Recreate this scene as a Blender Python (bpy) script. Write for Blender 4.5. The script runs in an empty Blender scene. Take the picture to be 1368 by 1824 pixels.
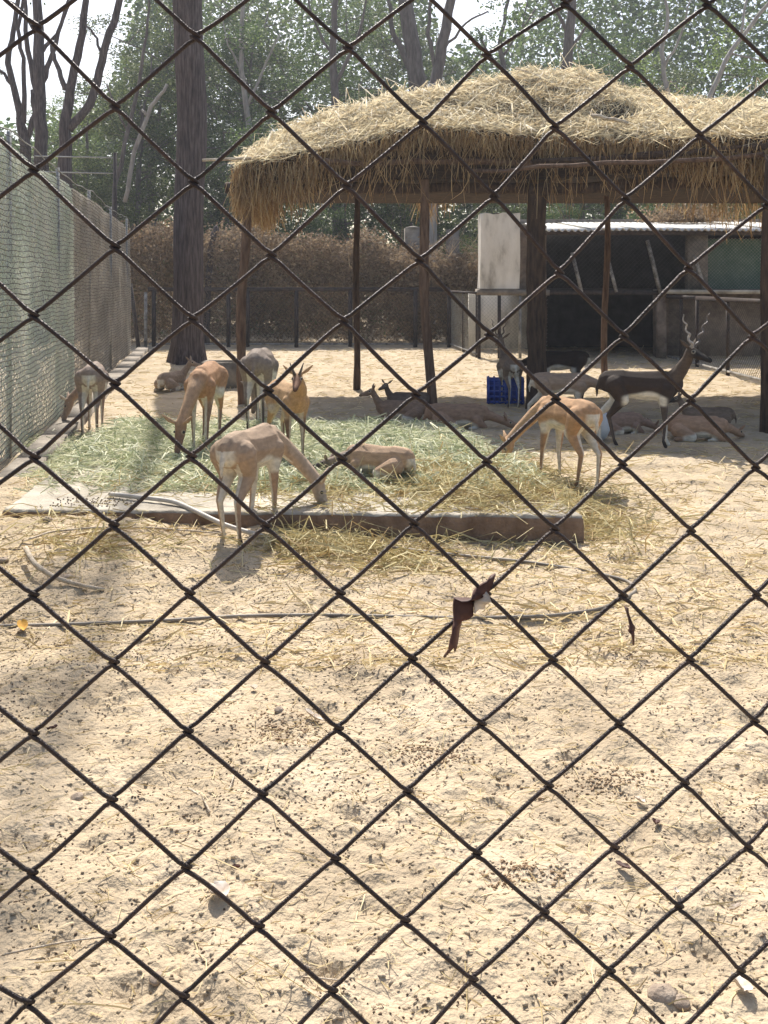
import bpy, math, random
import numpy as np
from mathutils import Vector

# ------------------------------------------------------------------ camera, sky, sun, exposure
random.seed(7)
rng = np.random.default_rng(7)
S = bpy.context.scene
COL = S.collection
FPX, EYE, CX, HY = 1700.0, 1.75, 684.0, 500.0      # focal length in photo pixels, eye height, principal column, horizon row

cam_d = bpy.data.cameras.new('camera'); cam = bpy.data.objects.new('camera', cam_d); COL.objects.link(cam)
cam.location = (0, 0, EYE); cam.rotation_euler = (math.radians(90), 0, 0)
cam_d.sensor_fit = 'VERTICAL'; cam_d.sensor_height = 24.0; cam_d.lens = 24.0 * FPX / 1824.0
cam_d.shift_y = -412.0 / 1824.0
cam_d.clip_start = 0.05; cam_d.clip_end = 3000
S.camera = cam

SUN_EL = math.radians(50)
LX, LY = 0.178, -0.984                              # the way the light travels over the ground
world = bpy.data.worlds.new('World'); S.world = world; world.use_nodes = True
wn = world.node_tree.nodes; wl = world.node_tree.links
bg = wn['Background']; sky = wn.new('ShaderNodeTexSky'); sky.sky_type = 'NISHITA'; sky.sun_disc = False
sky.sun_elevation = SUN_EL; sky.sun_rotation = math.atan2(-LX, -LY)
sky.air_density = 1.0; sky.dust_density = 3.0; sky.ozone_density = 1.0
wl.new(sky.outputs[0], bg.inputs[0]); bg.inputs[1].default_value = 0.12
sun_d = bpy.data.lights.new('sun', 'SUN'); sun_d.energy = 4.6; sun_d.angle = math.radians(0.55); sun_d.color = (1.0, 0.95, 0.87)
sun = bpy.data.objects.new('sun', sun_d); COL.objects.link(sun)
ldir = Vector((LX * math.cos(SUN_EL), LY * math.cos(SUN_EL), -math.sin(SUN_EL)))
sun.rotation_euler = ldir.to_track_quat('-Z', 'Y').to_euler(); sun.location = (-5, 30, 30)
S.view_settings.view_transform = 'Standard'; S.view_settings.look = 'None'
S.view_settings.exposure = 0.76; S.view_settings.gamma = 1.0; S.view_settings.use_curve_mapping = False
S.render.engine = 'CYCLES'; S.render.resolution_x = 768; S.render.resolution_y = 1024
S.cycles.max_bounces = 6; S.cycles.transparent_max_bounces = 24; S.cycles.volume_bounces = 0

# ------------------------------------------------------------------ small helpers
def A(*a): return np.array(a, dtype=float)
def W(px, py, d): return A((px - CX) * d / FPX, d, EYE + (HY - py) * d / FPX)      # photo pixel at a depth -> place
def DG(py, z=0.0): return (EYE - z) * FPX / (py - HY)                               # depth of a pixel row on ground of height z
def G(px, py, z=0.0):
    d = DG(py, z); return A((px - CX) * d / FPX, d, z)

def _hash(ix, iy, s):
    h = np.sin(ix * 127.1 + iy * 311.7 + s * 74.7) * 43758.5453
    return h - np.floor(h)
def vnoise(x, y, s=0.0):
    x = np.asarray(x, float); y = np.asarray(y, float)
    ix = np.floor(x); iy = np.floor(y); fx = x - ix; fy = y - iy
    fx = fx * fx * (3 - 2 * fx); fy = fy * fy * (3 - 2 * fy)
    a = _hash(ix, iy, s); b = _hash(ix + 1, iy, s); c = _hash(ix, iy + 1, s); d = _hash(ix + 1, iy + 1, s)
    return (a * (1 - fx) + b * fx) * (1 - fy) + (c * (1 - fx) + d * fx) * fy
def sstep(a, b, x):
    t = np.clip((np.asarray(x, float) - a) / (b - a), 0, 1); return t * t * (3 - 2 * t)

def make_mesh(name, verts, faces, smooth=False):
    """verts (N,3); faces (M,k) array or a list of arrays"""
    me = bpy.data.meshes.new(name)
    if not isinstance(faces, list): faces = [faces]
    faces = [np.asarray(f, dtype=np.int32) for f in faces if len(f)]
    me.vertices.add(len(verts)); me.vertices.foreach_set('co', np.asarray(verts, dtype=np.float32).ravel())
    loops = np.concatenate([f.ravel() for f in faces])
    tot = np.concatenate([np.full(len(f), f.shape[1], dtype=np.int32) for f in faces])
    st = np.concatenate([[0], np.cumsum(tot)[:-1]]).astype(np.int32)
    me.loops.add(len(loops)); me.loops.foreach_set('vertex_index', loops)
    me.polygons.add(len(tot)); me.polygons.foreach_set('loop_start', st); me.polygons.foreach_set('loop_total', tot)
    if smooth: me.polygons.foreach_set('use_smooth', np.ones(len(tot), dtype=bool))
    me.update(calc_edges=True)
    return me
def link(name, me, mat=None, parent=None, **props):
    o = bpy.data.objects.new(name, me); COL.objects.link(o)
    if mat is not None and not me.materials: me.materials.append(mat)
    if parent is not None: o.parent = parent
    for k, v in props.items(): o[k] = v
    return o
def tag(o, label, cat, group=None, kind=None):
    o['label'] = label; o['category'] = cat
    if group: o['group'] = group
    if kind: o['kind'] = kind
    return o
def thing(name, label, cat, loc=(0, 0, 0), rz=0.0, group=None):
    o = bpy.data.objects.new(name, None); COL.objects.link(o)
    o.location = loc; o.rotation_euler = (0, 0, rz); o.empty_display_size = 0.2
    return tag(o, label, cat, group)

class MB:                                           # collects shapes, links them as one mesh
    def __init__(s): s.v = []; s.f = {}; s.n = 0
    def add(s, v, f):
        v = np.asarray(v, float); f = np.asarray(f, dtype=np.int64)
        s.v.append(v); s.f.setdefault(f.shape[1], []).append(f + s.n); s.n += len(v); return s
    def box(s, c, size, rz=0.0, jitter=0.0, tilt=None):
        x, y, z = [q / 2 for q in size]
        v = np.array([[a * x, b * y, e * z] for a in (-1, 1) for b in (-1, 1) for e in (-1, 1)], float)
        if jitter: v += rng.normal(0, jitter, v.shape)
        if tilt is not None:
            cx, sx = math.cos(tilt[0]), math.sin(tilt[0]); v = v @ np.array([[1, 0, 0], [0, cx, sx], [0, -sx, cx]])
            cy, sy = math.cos(tilt[1]), math.sin(tilt[1]); v = v @ np.array([[cy, 0, -sy], [0, 1, 0], [sy, 0, cy]])
        c_, s_ = math.cos(rz), math.sin(rz)
        v = v @ np.array([[c_, s_, 0], [-s_, c_, 0], [0, 0, 1]]) + np.asarray(c, float)
        return s.add(v, [[0, 1, 3, 2], [4, 6, 7, 5], [0, 4, 5, 1], [2, 3, 7, 6], [0, 2, 6, 4], [1, 5, 7, 3]])
    def tube(s, pts, rad, sides=8, caps=True, wob=0.0):
        P = np.asarray(pts, float); n = len(P)
        R = np.full(n, rad, float) if np.isscalar(rad) else np.asarray(rad, float)
        T = np.gradient(P, axis=0); T /= np.linalg.norm(T, axis=1)[:, None] + 1e-12
        u = np.cross(T[0], [0, 0, 1.0])
        if np.linalg.norm(u) < 0.2: u = np.cross(T[0], [0, 1.0, 0])
        u /= np.linalg.norm(u); a = np.linspace(0, 2 * math.pi, sides, endpoint=False); V = []
        for i in range(n):
            u = u - T[i] * u.dot(T[i]); u /= np.linalg.norm(u) + 1e-12; w = np.cross(T[i], u)
            r = R[i] * (1 + (rng.normal(0, wob, sides) if wob else 0))
            V.append(P[i] + (np.cos(a) * r)[:, None] * u + (np.sin(a) * r)[:, None] * w)
        V = np.concatenate(V); i, j = np.meshgrid(np.arange(n - 1), np.arange(sides), indexing='ij')
        k = (j + 1) % sides
        F = np.stack([i * sides + j, i * sides + k, (i + 1) * sides + k, (i + 1) * sides + j], -1).reshape(-1, 4)
        s.add(V, F)
        if caps:
            b = s.n - len(V); c0 = s.n; s.v.append(np.array([P[0], P[-1]])); s.n += 2
            f3 = [[b + (q + 1) % sides, b + q, c0] for q in range(sides)] + [[b + (n - 1) * sides + q, b + (n - 1) * sides + (q + 1) % sides, c0 + 1] for q in range(sides)]
            s.f.setdefault(3, []).append(np.array(f3))
        return s
    def build(s, name, mat, parent=None, smooth=False, **props):
        me = make_mesh(name, np.concatenate(s.v), [np.concatenate(f) for f in s.f.values()], smooth)
        return link(name, me, mat, parent, **props)

def seg_prisms(P0, P1, r, sides=3):                 # many thin straight wires at once
    P0 = np.asarray(P0, float); P1 = np.asarray(P1, float); T = P1 - P0; T /= np.linalg.norm(T, axis=1)[:, None] + 1e-12
    ref = np.where(np.abs(T[:, 2:3]) > 0.9, A(0, 1, 0), A(0, 0, 1)); u = np.cross(T, ref); u /= np.linalg.norm(u, axis=1)[:, None] + 1e-12
    w = np.cross(T, u); V = []
    for q in range(sides):
        a = 2 * math.pi * q / sides; o = (math.cos(a) * u + math.sin(a) * w) * r
        V += [P0 + o, P1 + o]
    V = np.stack(V, 1); n = len(P0); b = np.arange(n)[:, None] * (2 * sides)
    F = np.concatenate([b + np.array([[2 * q, 2 * ((q + 1) % sides), 2 * ((q + 1) % sides) + 1, 2 * q + 1]]) for q in range(sides)])
    return V.reshape(-1, 3), F

def strands(P, D, L, wd, bend=0.3, segs=2):         # many blades: root, direction, length, width
    n = len(P); D = D / (np.linalg.norm(D, axis=1)[:, None] + 1e-9)
    side = np.cross(D, rng.normal(0, 1, (n, 3))); side /= np.linalg.norm(side, axis=1)[:, None] + 1e-9
    cv = np.cross(D, side) + rng.normal(0, .5, (n, 3)); L = np.asarray(L)[:, None]; wd = np.asarray(wd)[:, None]
    b = (rng.normal(0, 1, n) * bend)[:, None]; V = []
    for k in range(segs + 1):
        t = k / segs; c = P + D * L * t + cv * b * L * t * (1 - t) * 2
        ww = wd * (1 if k < segs else 0.5)
        V += [c - side * ww * .5, c + side * ww * .5]
    V = np.stack(V, 1); base = np.arange(n)[:, None] * (2 * (segs + 1))
    F = np.concatenate([base + np.array([[2 * k, 2 * k + 1, 2 * k + 3, 2 * k + 2]]) for k in range(segs)])
    return V.reshape(-1, 3), F

def leaves(C, size, flat=0.0, asp=0.5):             # rhombic leaves
    n = len(C); a = rng.normal(0, 1, (n, 3)); a[:, 2] *= (1 - flat); a /= np.linalg.norm(a, axis=1)[:, None]
    b = np.cross(a, rng.normal(0, 1, (n, 3))); b /= np.linalg.norm(b, axis=1)[:, None]
    s = (np.asarray(size) * rng.uniform(.6, 1.3, n))[:, None]
    V = np.stack([C - a * s, C + b * s * asp, C + a * s, C - b * s * asp], 1).reshape(-1, 3)
    return V, np.arange(4 * n).reshape(-1, 4)

def pebbles(C, r, squash=0.7):
    o = np.array([[1, 0, 0], [-1, 0, 0], [0, 1, 0], [0, -1, 0], [0, 0, 1], [0, 0, -1]], float)
    n = len(C); a = rng.uniform(0, 6.28, n); ca, sa = np.cos(a), np.sin(a)
    sc = np.asarray(r)[:, None] * np.stack([rng.uniform(.9, 1.6, n), rng.uniform(.7, 1, n), np.full(n, squash)], 1)
    V = o[None] * sc[:, None, :]; x = V[..., 0] * ca[:, None] - V[..., 1] * sa[:, None]; y = V[..., 0] * sa[:, None] + V[..., 1] * ca[:, None]
    V = np.stack([x, y, V[..., 2]], -1) + np.asarray(C)[:, None, :]
    f = np.array([[0, 2, 4], [2, 1, 4], [1, 3, 4], [3, 0, 4], [2, 0, 5], [1, 2, 5], [3, 1, 5], [0, 3, 5]])
    return V.reshape(-1, 3), (np.arange(n)[:, None, None] * 6 + f[None]).reshape(-1, 3)

# ------------------------------------------------------------------ materials
def mat(name, c1, c2=None, scale=8.0, rough=0.85, bump=0.0, bscale=60.0, island=False, trans=0.0, metal=0.0,
        stretch=None, c3=None, detail=6.0, spec=0.3, attr=None, alpha=None):
    m = bpy.data.materials.new(name); m.use_nodes = True; nt = m.node_tree; N = nt.nodes; Lk = nt.links
    p = N['Principled BSDF']; p.inputs['Roughness'].default_value = rough; p.inputs['Metallic'].default_value = metal
    p.inputs['Specular IOR Level'].default_value = spec
    tc = N.new('ShaderNodeTexCoord'); mp = N.new('ShaderNodeMapping'); Lk.new(tc.outputs['Object'], mp.inputs[0])
    if stretch: mp.inputs['Scale'].default_value = stretch
    col = None
    if attr:
        at = N.new('ShaderNodeAttribute'); at.attribute_name = attr; base = at.outputs['Color']
        nz = N.new('ShaderNodeTexNoise'); nz.inputs['Scale'].default_value = scale; nz.inputs['Detail'].default_value = detail
        Lk.new(mp.outputs[0], nz.inputs[0]); mr = N.new('ShaderNodeMapRange'); mr.inputs[1].default_value = .25; mr.inputs[2].default_value = .75
        mr.inputs[3].default_value = .72; mr.inputs[4].default_value = 1.22; Lk.new(nz.outputs[0], mr.inputs[0])
        mx = N.new('ShaderNodeMix'); mx.data_type = 'RGBA'; mx.blend_type = 'MULTIPLY'; mx.inputs[0].default_value = 1
        Lk.new(base, mx.inputs[6]); Lk.new(mr.outputs[0], mx.inputs[7]); col = mx.outputs[2]
    elif c2 is not None:
        nz = N.new('ShaderNodeTexNoise'); nz.inputs['Scale'].default_value = scale; nz.inputs['Detail'].default_value = detail; nz.inputs['Roughness'].default_value = .6
        Lk.new(mp.outputs[0], nz.inputs[0]); r = N.new('ShaderNodeValToRGB'); fac = nz.outputs[0]
        r.color_ramp.elements[0].position = .32; r.color_ramp.elements[1].position = .68
        if island:
            ge = N.new('ShaderNodeNewGeometry'); ma = N.new('ShaderNodeMath'); ma.operation = 'MULTIPLY_ADD'
            ma.inputs[1].default_value = .35; Lk.new(nz.outputs[0], ma.inputs[0]); m2 = N.new('ShaderNodeMath'); m2.operation = 'MULTIPLY'
            m2.inputs[1].default_value = .65; Lk.new(ge.outputs['Random Per Island'], m2.inputs[0]); Lk.new(m2.outputs[0], ma.inputs[2]); fac = ma.outputs[0]
            r.color_ramp.elements[0].position = .1; r.color_ramp.elements[1].position = .9
        r.color_ramp.elements[0].color = (*c1, 1); r.color_ramp.elements[1].color = (*c2, 1)
        if c3 is not None:
            e = r.color_ramp.elements.new(.5); e.color = (*c3, 1)
        Lk.new(fac, r.inputs[0]); col = r.outputs[0]
    if col is not None: Lk.new(col, p.inputs['Base Color'])
    else: p.inputs['Base Color'].default_value = (*c1, 1)
    if bump:
        n2 = N.new('ShaderNodeTexNoise'); n2.inputs['Scale'].default_value = bscale; n2.inputs['Detail'].default_value = 8; Lk.new(mp.outputs[0], n2.inputs[0])
        bm = N.new('ShaderNodeBump'); bm.inputs['Strength'].default_value = min(1, bump); bm.inputs['Distance'].default_value = 0.02 * max(1, bump)
        Lk.new(n2.outputs[0], bm.inputs['Height']); Lk.new(bm.outputs[0], p.inputs['Normal'])
    out = N['Material Output']; sh = p.outputs[0]
    if trans:
        t = N.new('ShaderNodeBsdfTranslucent'); mx = N.new('ShaderNodeMixShader'); mx.inputs[0].default_value = trans
        if col is not None: Lk.new(col, t.inputs[0])
        else: t.inputs[0].default_value = (*c1, 1)
        Lk.new(sh, mx.inputs[1]); Lk.new(t.outputs[0], mx.inputs[2]); sh = mx.outputs[0]
    if alpha is not None:
        tr = N.new('ShaderNodeBsdfTransparent'); mx = N.new('ShaderNodeMixShader'); mx.inputs[0].default_value = alpha
        Lk.new(tr.outputs[0], mx.inputs[1]); Lk.new(sh, mx.inputs[2]); sh = mx.outputs[0]
    Lk.new(sh, out.inputs[0])
    return m

M = {}
M['sand'] = mat('sand', (.33, .26, .175), (.52, .42, .295), scale=2.0, c3=(.44, .35, .235), bump=.9, bscale=50, detail=12, rough=.95)
M['straw'] = mat('straw', (.36, .26, .12), (.80, .68, .42), scale=6, c3=(.60, .48, .25), island=True, rough=.6, trans=.25)
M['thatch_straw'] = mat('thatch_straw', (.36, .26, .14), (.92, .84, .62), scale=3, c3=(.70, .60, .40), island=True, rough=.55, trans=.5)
M['fringe_straw'] = mat('fringe_straw', (.18, .10, .04), (.60, .46, .25), scale=3, c3=(.36, .23, .10), island=True, rough=.6, trans=.3)  # darker copy of the thatch straw, with the shade at the eaves in its colour
M['thatch_core'] = mat('thatch_core', (.02, .012, .008), (.075, .048, .027), scale=9, stretch=(1, 1, 6), bump=1, bscale=30)  # near-black colour stands in for shade between the straws and under the roof
M['fodder'] = mat('fodder', (.20, .25, .12), (.84, .80, .60), scale=3, c3=(.50, .52, .34), island=True, rough=.6, trans=.3)
M['litter'] = mat('litter', (.28, .17, .07), (.66, .58, .34), scale=4, c3=(.45, .38, .18), island=True, rough=.7, trans=.25)
M['pellet'] = mat('pellet', (.06, .04, .026), (.20, .135, .085), island=True, rough=.8)
M['rust'] = mat('rust_wire', (.020, .015, .015), (.062, .040, .034), scale=40, rough=.5, metal=.3, bump=.4, bscale=900, spec=.5)
M['steel'] = mat('dull_steel', (.20, .20, .19), (.36, .36, .33), scale=20, rough=.5, metal=.5)
M['mesh_dark'] = mat('mesh_dark', (.05, .045, .04), (.10, .09, .075), scale=20, rough=.6, metal=.2)
M['mesh_grey'] = mat('mesh_grey', (.28, .28, .25), (.50, .49, .43), scale=8, rough=.55, metal=.35)
M['iron'] = mat('dark_iron', (.02, .017, .016), (.07, .05, .042), scale=12, rough=.7, bump=.3)
M['iron_pale'] = mat('flaking_iron', (.09, .08, .07), (.42, .40, .36), scale=9, rough=.7, bump=.4)
M['concrete'] = mat('concrete', (.22, .19, .15), (.58, .53, .44), scale=2.5, c3=(.43, .385, .31), bump=.4, bscale=45, rough=.9)
M['kerb'] = mat('kerb_concrete', (.13, .11, .09), (.30, .26, .21), scale=4, bump=.5, bscale=40, rough=.9)
M['mud'] = mat('mud_plaster', (.13, .08, .05), (.27, .18, .12), scale=7, bump=.6, bscale=35, rough=.95)
M['plaster'] = mat('stained_plaster', (.24, .21, .17), (.80, .76, .68), scale=1.6, stretch=(1.6, 1.6, .6), c3=(.66, .62, .54), bump=.3, bscale=25, detail=9)
M['brick'] = mat('old_wall', (.12, .09, .07), (.30, .24, .19), scale=5, bump=.5)
M['dark_wall'] = mat('near_black_wall', (.025, .022, .02), (.06, .055, .05), scale=4)  # near-black colour for the shed's inner walls and loft floor
M['sheet'] = mat('asbestos_sheet', (.50, .47, .42), (.85, .83, .77), scale=2.2, bump=.2, rough=.8)
M['bark'] = mat('bark', (.035, .030, .032), (.15, .125, .125), scale=9, stretch=(3, 3, .3), bump=2.2, bscale=16, c3=(.09, .072, .070), rough=.95)
M['bark_far'] = mat('bark_far', (.07, .055, .05), (.17, .145, .13), scale=4, stretch=(2, 2, .5), bump=.6, bscale=12)
M['bark_pale'] = mat('bark_pale', (.20, .18, .16), (.40, .37, .33), scale=4, stretch=(2, 2, .5))
M['pole'] = mat('wood_pole', (.075, .042, .028), (.22, .14, .09), scale=9, stretch=(3, 3, .5), bump=.9, bscale=30)
M['pole_dark'] = mat('wood_dark', (.03, .018, .013), (.11, .07, .045), scale=8, stretch=(3, 3, .5), bump=.8, bscale=30)
M['stick'] = mat('dry_stick', (.34, .26, .18), (.62, .54, .42), scale=9, stretch=(2, 2, 2), bump=.5)
M['hose'] = mat('dusty_hose', (.10, .085, .07), (.34, .29, .23), scale=5, rough=.6)
M['pvc'] = mat('grey_pipe', (.36, .33, .29), (.58, .54, .48), scale=6, rough=.5)
M['leaf_a'] = mat('leaf_olive', (.055, .072, .03), (.23, .26, .10), scale=.35, c3=(.07, .10, .035), island=True, trans=.45, rough=.5)
M['leaf_b'] = mat('leaf_green', (.055, .085, .03), (.22, .29, .095), scale=.35, c3=(.065, .11, .04), island=True, trans=.45, rough=.5)
M['leaf_c'] = mat('leaf_light', (.08, .12, .03), (.26, .33, .10), scale=.35, c3=(.14, .20, .06), island=True, trans=.5, rough=.5)
M['leaf_dry'] = mat('leaf_dry', (.12, .085, .055), (.44, .34, .22), scale=.8, c3=(.25, .18, .115), island=True, trans=.3)
M['dead_leaf'] = mat('dead_leaf', (.045, .022, .018), (.14, .065, .05), scale=30, rough=.6, trans=.15)
M['pale_leaf'] = mat('pale_leaf', (.40, .30, .22), (.75, .68, .58), scale=25, rough=.7, trans=.1)
M['yellow_leaf'] = mat('yellow_leaf', (.42, .22, .04), (.60, .36, .08), scale=25)
M['stone'] = mat('stone', (.20, .15, .11), (.42, .34, .26), scale=12, bump=.5)
M['crate'] = mat('blue_plastic', (.015, .05, .28), (.03, .10, .48), scale=4, rough=.35, spec=.5)
M['bowl'] = mat('pale_bowl', (.50, .58, .66), (.66, .72, .78), scale=4, rough=.4)
M['coat'] = mat('coat', (1, 1, 1), attr='Col', scale=22, rough=.8, bump=.35, bscale=120, stretch=(.7, 1.8, 1.5), detail=10, spec=.25)
M['horn'] = mat('horn', (.05, .042, .036), (.20, .17, .15), scale=30, rough=.45)
M['horn_lit'] = mat('horn_sunlit', (.22, .205, .195), (.48, .45, .43), scale=30, rough=.35)  # paler copy of horn, sunlight on one horn painted into its colour
M['eye'] = mat('eye', (.006, .005, .004), rough=.1, spec=.6)
M['cord_green'] = mat('cord_green', (.46, .52, .44), (.80, .80, .70), scale=.9, c3=(.66, .70, .60), rough=.6, trans=.3)
M['cord_brown'] = mat('cord_brown', (.34, .31, .26), (.66, .62, .54), scale=1.3, c3=(.50, .46, .39), rough=.6, trans=.3)
M['net'] = mat('shade_net', (.50, .58, .50), (.82, .84, .76), scale=1.1, c3=(.68, .73, .64), alpha=.35, trans=.5, rough=.8)
M['net_brown'] = mat('dusty_net', (.36, .30, .25), (.62, .56, .48), scale=1.6, c3=(.48, .42, .35), alpha=.35, trans=.5, rough=.8)
M['net_green'] = mat('green_net', (.10, .22, .15), (.26, .38, .28), scale=1.5, alpha=.7, trans=.4, rough=.8)

# ------------------------------------------------------------------ ground
PLAT_Z = 0.18
PLAT = [(-2.62, 6.56), (1.33, 6.37), (.88, 9.9), (.48, 10.65), (-2.95, 10.65)]
def in_plat(x, y):
    x = np.asarray(x, float); y = np.asarray(y, float); ok = np.ones(x.shape, bool)
    for (x0, y0), (x1, y1) in zip(PLAT, PLAT[1:] + PLAT[:1]): ok &= ((x1 - x0) * (y - y0) - (y1 - y0) * (x - x0)) > 0
    return ok
NF = 2600
fpx_ = rng.uniform(-3.5, 4.5, NF); fpy_ = 1.0 + 9 * rng.random(NF) ** 1.3; fpa_ = rng.uniform(0, math.pi, NF); fpr_ = rng.uniform(.022, .05, NF); fpd_ = rng.uniform(.005, .016, NF)
def gz(x, y):                                       # the lie of the land, without its small relief
    x = np.asarray(x, float); y = np.asarray(y, float)
    ramp = .135 * sstep(1.3, -2.3, x) * sstep(4.9, 6.35, y) * sstep(9, 7.5, y) * sstep(-4.5, -3.2, x)
    return ramp + .03 * (vnoise(x * .5, y * .5, 3) - .5) * sstep(2.5, 5, y)
def gfine(x, y):
    z = gz(x, y)
    z = z + .030 * (vnoise(x * 2.6, y * 3.2, 1) - .5) + .028 * (vnoise(x * 8, y * 9, 2) - .5) + .019 * (vnoise(x * 19, y * 22, 4) - .5)
    z = z + .006 * (vnoise(x * 47, y * 52, 5) - .5)
    r = np.abs(vnoise(x * 5.2 + .6 * vnoise(x * 9, y * 9, 8), y * 8.5, 6) - .5)
    return z - .010 * np.exp(-(r / .06) ** 2)
def axis(parts):
    out = []
    for a, b, st in parts: out += list(np.arange(a, b, st))
    return np.array(out)
gx = np.concatenate([axis([(-140, -60, 20), (-60, -12, 4), (-12, -4, .25), (-4, -2, .05), (-2, 2.4, .0155), (2.4, 6, .05), (6, 14, .25), (14, 60, 4), (60, 150, 20)])])
gy = np.concatenate([axis([(-60, -4, 8), (-4, 1.4, .3)]), 1.6 * np.exp(np.arange(0, math.log(30 / 1.6), .0049)), axis([(30.5, 60, 2), (60, 150, 15)])])
XX, YY = np.meshgrid(gx, gy)
ZZ = gfine(XX, YY)
for i in range(NF):
    ix0, ix1 = np.searchsorted(gx, [fpx_[i] - .16, fpx_[i] + .16]); iy0, iy1 = np.searchsorted(gy, [fpy_[i] - .16, fpy_[i] + .16])
    if ix1 - ix0 < 3 or iy1 - iy0 < 2: continue
    dx = XX[iy0:iy1, ix0:ix1] - fpx_[i]; dy = YY[iy0:iy1, ix0:ix1] - fpy_[i]; c, s = math.cos(fpa_[i]), math.sin(fpa_[i])
    q = np.sqrt(((dx * c + dy * s) / 1.5) ** 2 + (dy * c - dx * s) ** 2) / fpr_[i]
    ZZ[iy0:iy1, ix0:ix1] += fpd_[i] * (-np.exp(-q ** 2 * 1.1) + .55 * np.exp(-((q - 1.55) / .45) ** 2))
ZZ = np.where(in_plat(XX, YY) & (YY > 6.7), np.minimum(ZZ, .05), ZZ)
nx, ny = len(gx), len(gy)
I, J = np.meshgrid(np.arange(ny - 1), np.arange(nx - 1), indexing='ij')
GF = np.stack([I * nx + J, I * nx + J + 1, (I + 1) * nx + J + 1, (I + 1) * nx + J], -1).reshape(-1, 4)
link('ground', make_mesh('ground', np.stack([XX.ravel(), YY.ravel(), ZZ.ravel()], 1), GF, True), M['sand'], kind='structure')
print('ground', nx * ny)
def gsamp(x, y):                                    # height of the ground mesh at points
    x = np.asarray(x, float); y = np.asarray(y, float)
    i = np.clip(np.searchsorted(gx, x) - 1, 0, nx - 2); j = np.clip(np.searchsorted(gy, y) - 1, 0, ny - 2)
    fx = np.clip((x - gx[i]) / (gx[i + 1] - gx[i]), 0, 1); fy = np.clip((y - gy[j]) / (gy[j + 1] - gy[j]), 0, 1)
    return (ZZ[j, i] * (1 - fx) + ZZ[j, i + 1] * fx) * (1 - fy) + (ZZ[j + 1, i] * (1 - fx) + ZZ[j + 1, i + 1] * fx) * fy

# feeding platform: slab with an uneven, chipped rim
mb = MB(); pts = []
for (x0, y0), (x1, y1) in zip(PLAT, PLAT[1:] + PLAT[:1]):
    n = int(math.hypot(x1 - x0, y1 - y0) / .06)
    for k in range(n): pts.append((x0 + (x1 - x0) * k / n, y0 + (y1 - y0) * k / n))
pts = np.array(pts); n = len(pts); cen = pts.mean(0); rings = []
for z, ins, jj in ((-.15, 0, 0), (.06, 0, .004), (.155, .0, .004), (.176, .012, .005), (PLAT_Z, .035, .003)):
    p = pts + (cen - pts) / np.linalg.norm(cen - pts, axis=1)[:, None] * ins + rng.normal(0, jj + 1e-6, pts.shape)
    rings.append(np.column_stack([p, z + rng.normal(0, jj * .6 + 1e-6, n)]))
V = np.concatenate(rings + [np.array([[cen[0], cen[1], PLAT_Z]])]); F = []
for r in range(4): F += [[r * n + k, r * n + (k + 1) % n, (r + 1) * n + (k + 1) % n, (r + 1) * n + k] for k in range(n)]
mb.v = [V]; mb.n = len(V); mb.f = {4: [np.array(F)], 3: [np.array([[4 * n + k, 4 * n + (k + 1) % n, 5 * n] for k in range(n)])]}
o = mb.build('feeding_platform', M['concrete'])
tag(o, 'low pale concrete feeding platform covered in green fodder, with a brown mud-stained front edge', 'platform')
mb = MB()                                           # mud-stained render on its front face, proud of the slab
a0, a1 = A(*PLAT[0]), A(*PLAT[1]); nn = 60; V = []
for k in range(nn + 1):
    p = a0 + (a1 - a0) * k / nn
    for z, off in ((-.1, .014), (.06, .016), (.145, .012), (.165, .002)):
        V.append((p[0], p[1] - off - rng.uniform(0, .004), z + (rng.uniform(-.006, .004) if z > .1 else 0)))
F = [[k * 4 + j, (k + 1) * 4 + j, (k + 1) * 4 + j + 1, k * 4 + j + 1] for k in range(nn) for j in range(3)]
mb.add(V, F).build('mud_skirt', M['mud'], o)

# ------------------------------------------------------------------ tall mesh fence on the left, with kerb
def fpt(d, z=0.0, off=0.0): return A(-6.05 - .182 * (d - 22.9) + off, d, z)
tf = thing('tall_mesh_fence', 'tall chain-link fence with faded green netting running back along the left side', 'fence', tuple(fpt(8)))
def local(V, root): return np.asarray(V, float) - np.array(root.location)
def chain(p0, p1, z0, z1, cw, ch, r, top=None, wave=0.0):
    p0 = np.asarray(p0, float); p1 = np.asarray(p1, float); L = np.linalg.norm(p1 - p0); n = int(L / (cw / 2)); rows = int((z1 - z0) / (ch / 2))
    c, q = np.meshgrid(np.arange(n + 1), np.arange(rows), indexing='ij'); par = (c + q) % 2
    t0 = (c + par * 0) / n; sx = np.where((c + q) % 2 == 0, 1, -1)
    keep = ((c + sx) >= 0) & ((c + sx) <= n) & ((c + q) % 2 == 0)
    segs0 = []; segs1 = []
    for (ca, qa, cb, qb) in ((0, 0, 1, 1), (0, 0, -1, 1)):
        A0 = c[keep] + ca; B0 = c[keep] + cb; ok = (B0 >= 0) & (B0 <= n)
        za = z0 + (q[keep] + qa) * ch / 2; zb = z0 + (q[keep] + qb) * ch / 2
        def pos(cc, z):
            xy = p0[None, :2] + (p1 - p0)[None, :2] * (cc / n)[:, None]
            nrm = np.array([-(p1 - p0)[1], (p1 - p0)[0]]) / L
            w = wave * (vnoise(cc * cw / 2 * .9, z * .8, 9) - .5) * 2 + .15 * wave * rng.normal(0, 1, len(cc))
            zz = z + wave * .5 * (vnoise(cc * cw / 2 * .7, z * .9, 19) - .5)
            return np.column_stack([xy + nrm[None] * w[:, None], zz])
        P = pos(A0.astype(float), za); Q = pos(B0.astype(float), zb)
        if top is not None:
            tt = top(A0 / n); ok &= zb < tt
        segs0.append(P[ok]); segs1.append(Q[ok])
    return seg_prisms(np.concatenate(segs0), np.concatenate(segs1), r)
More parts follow.
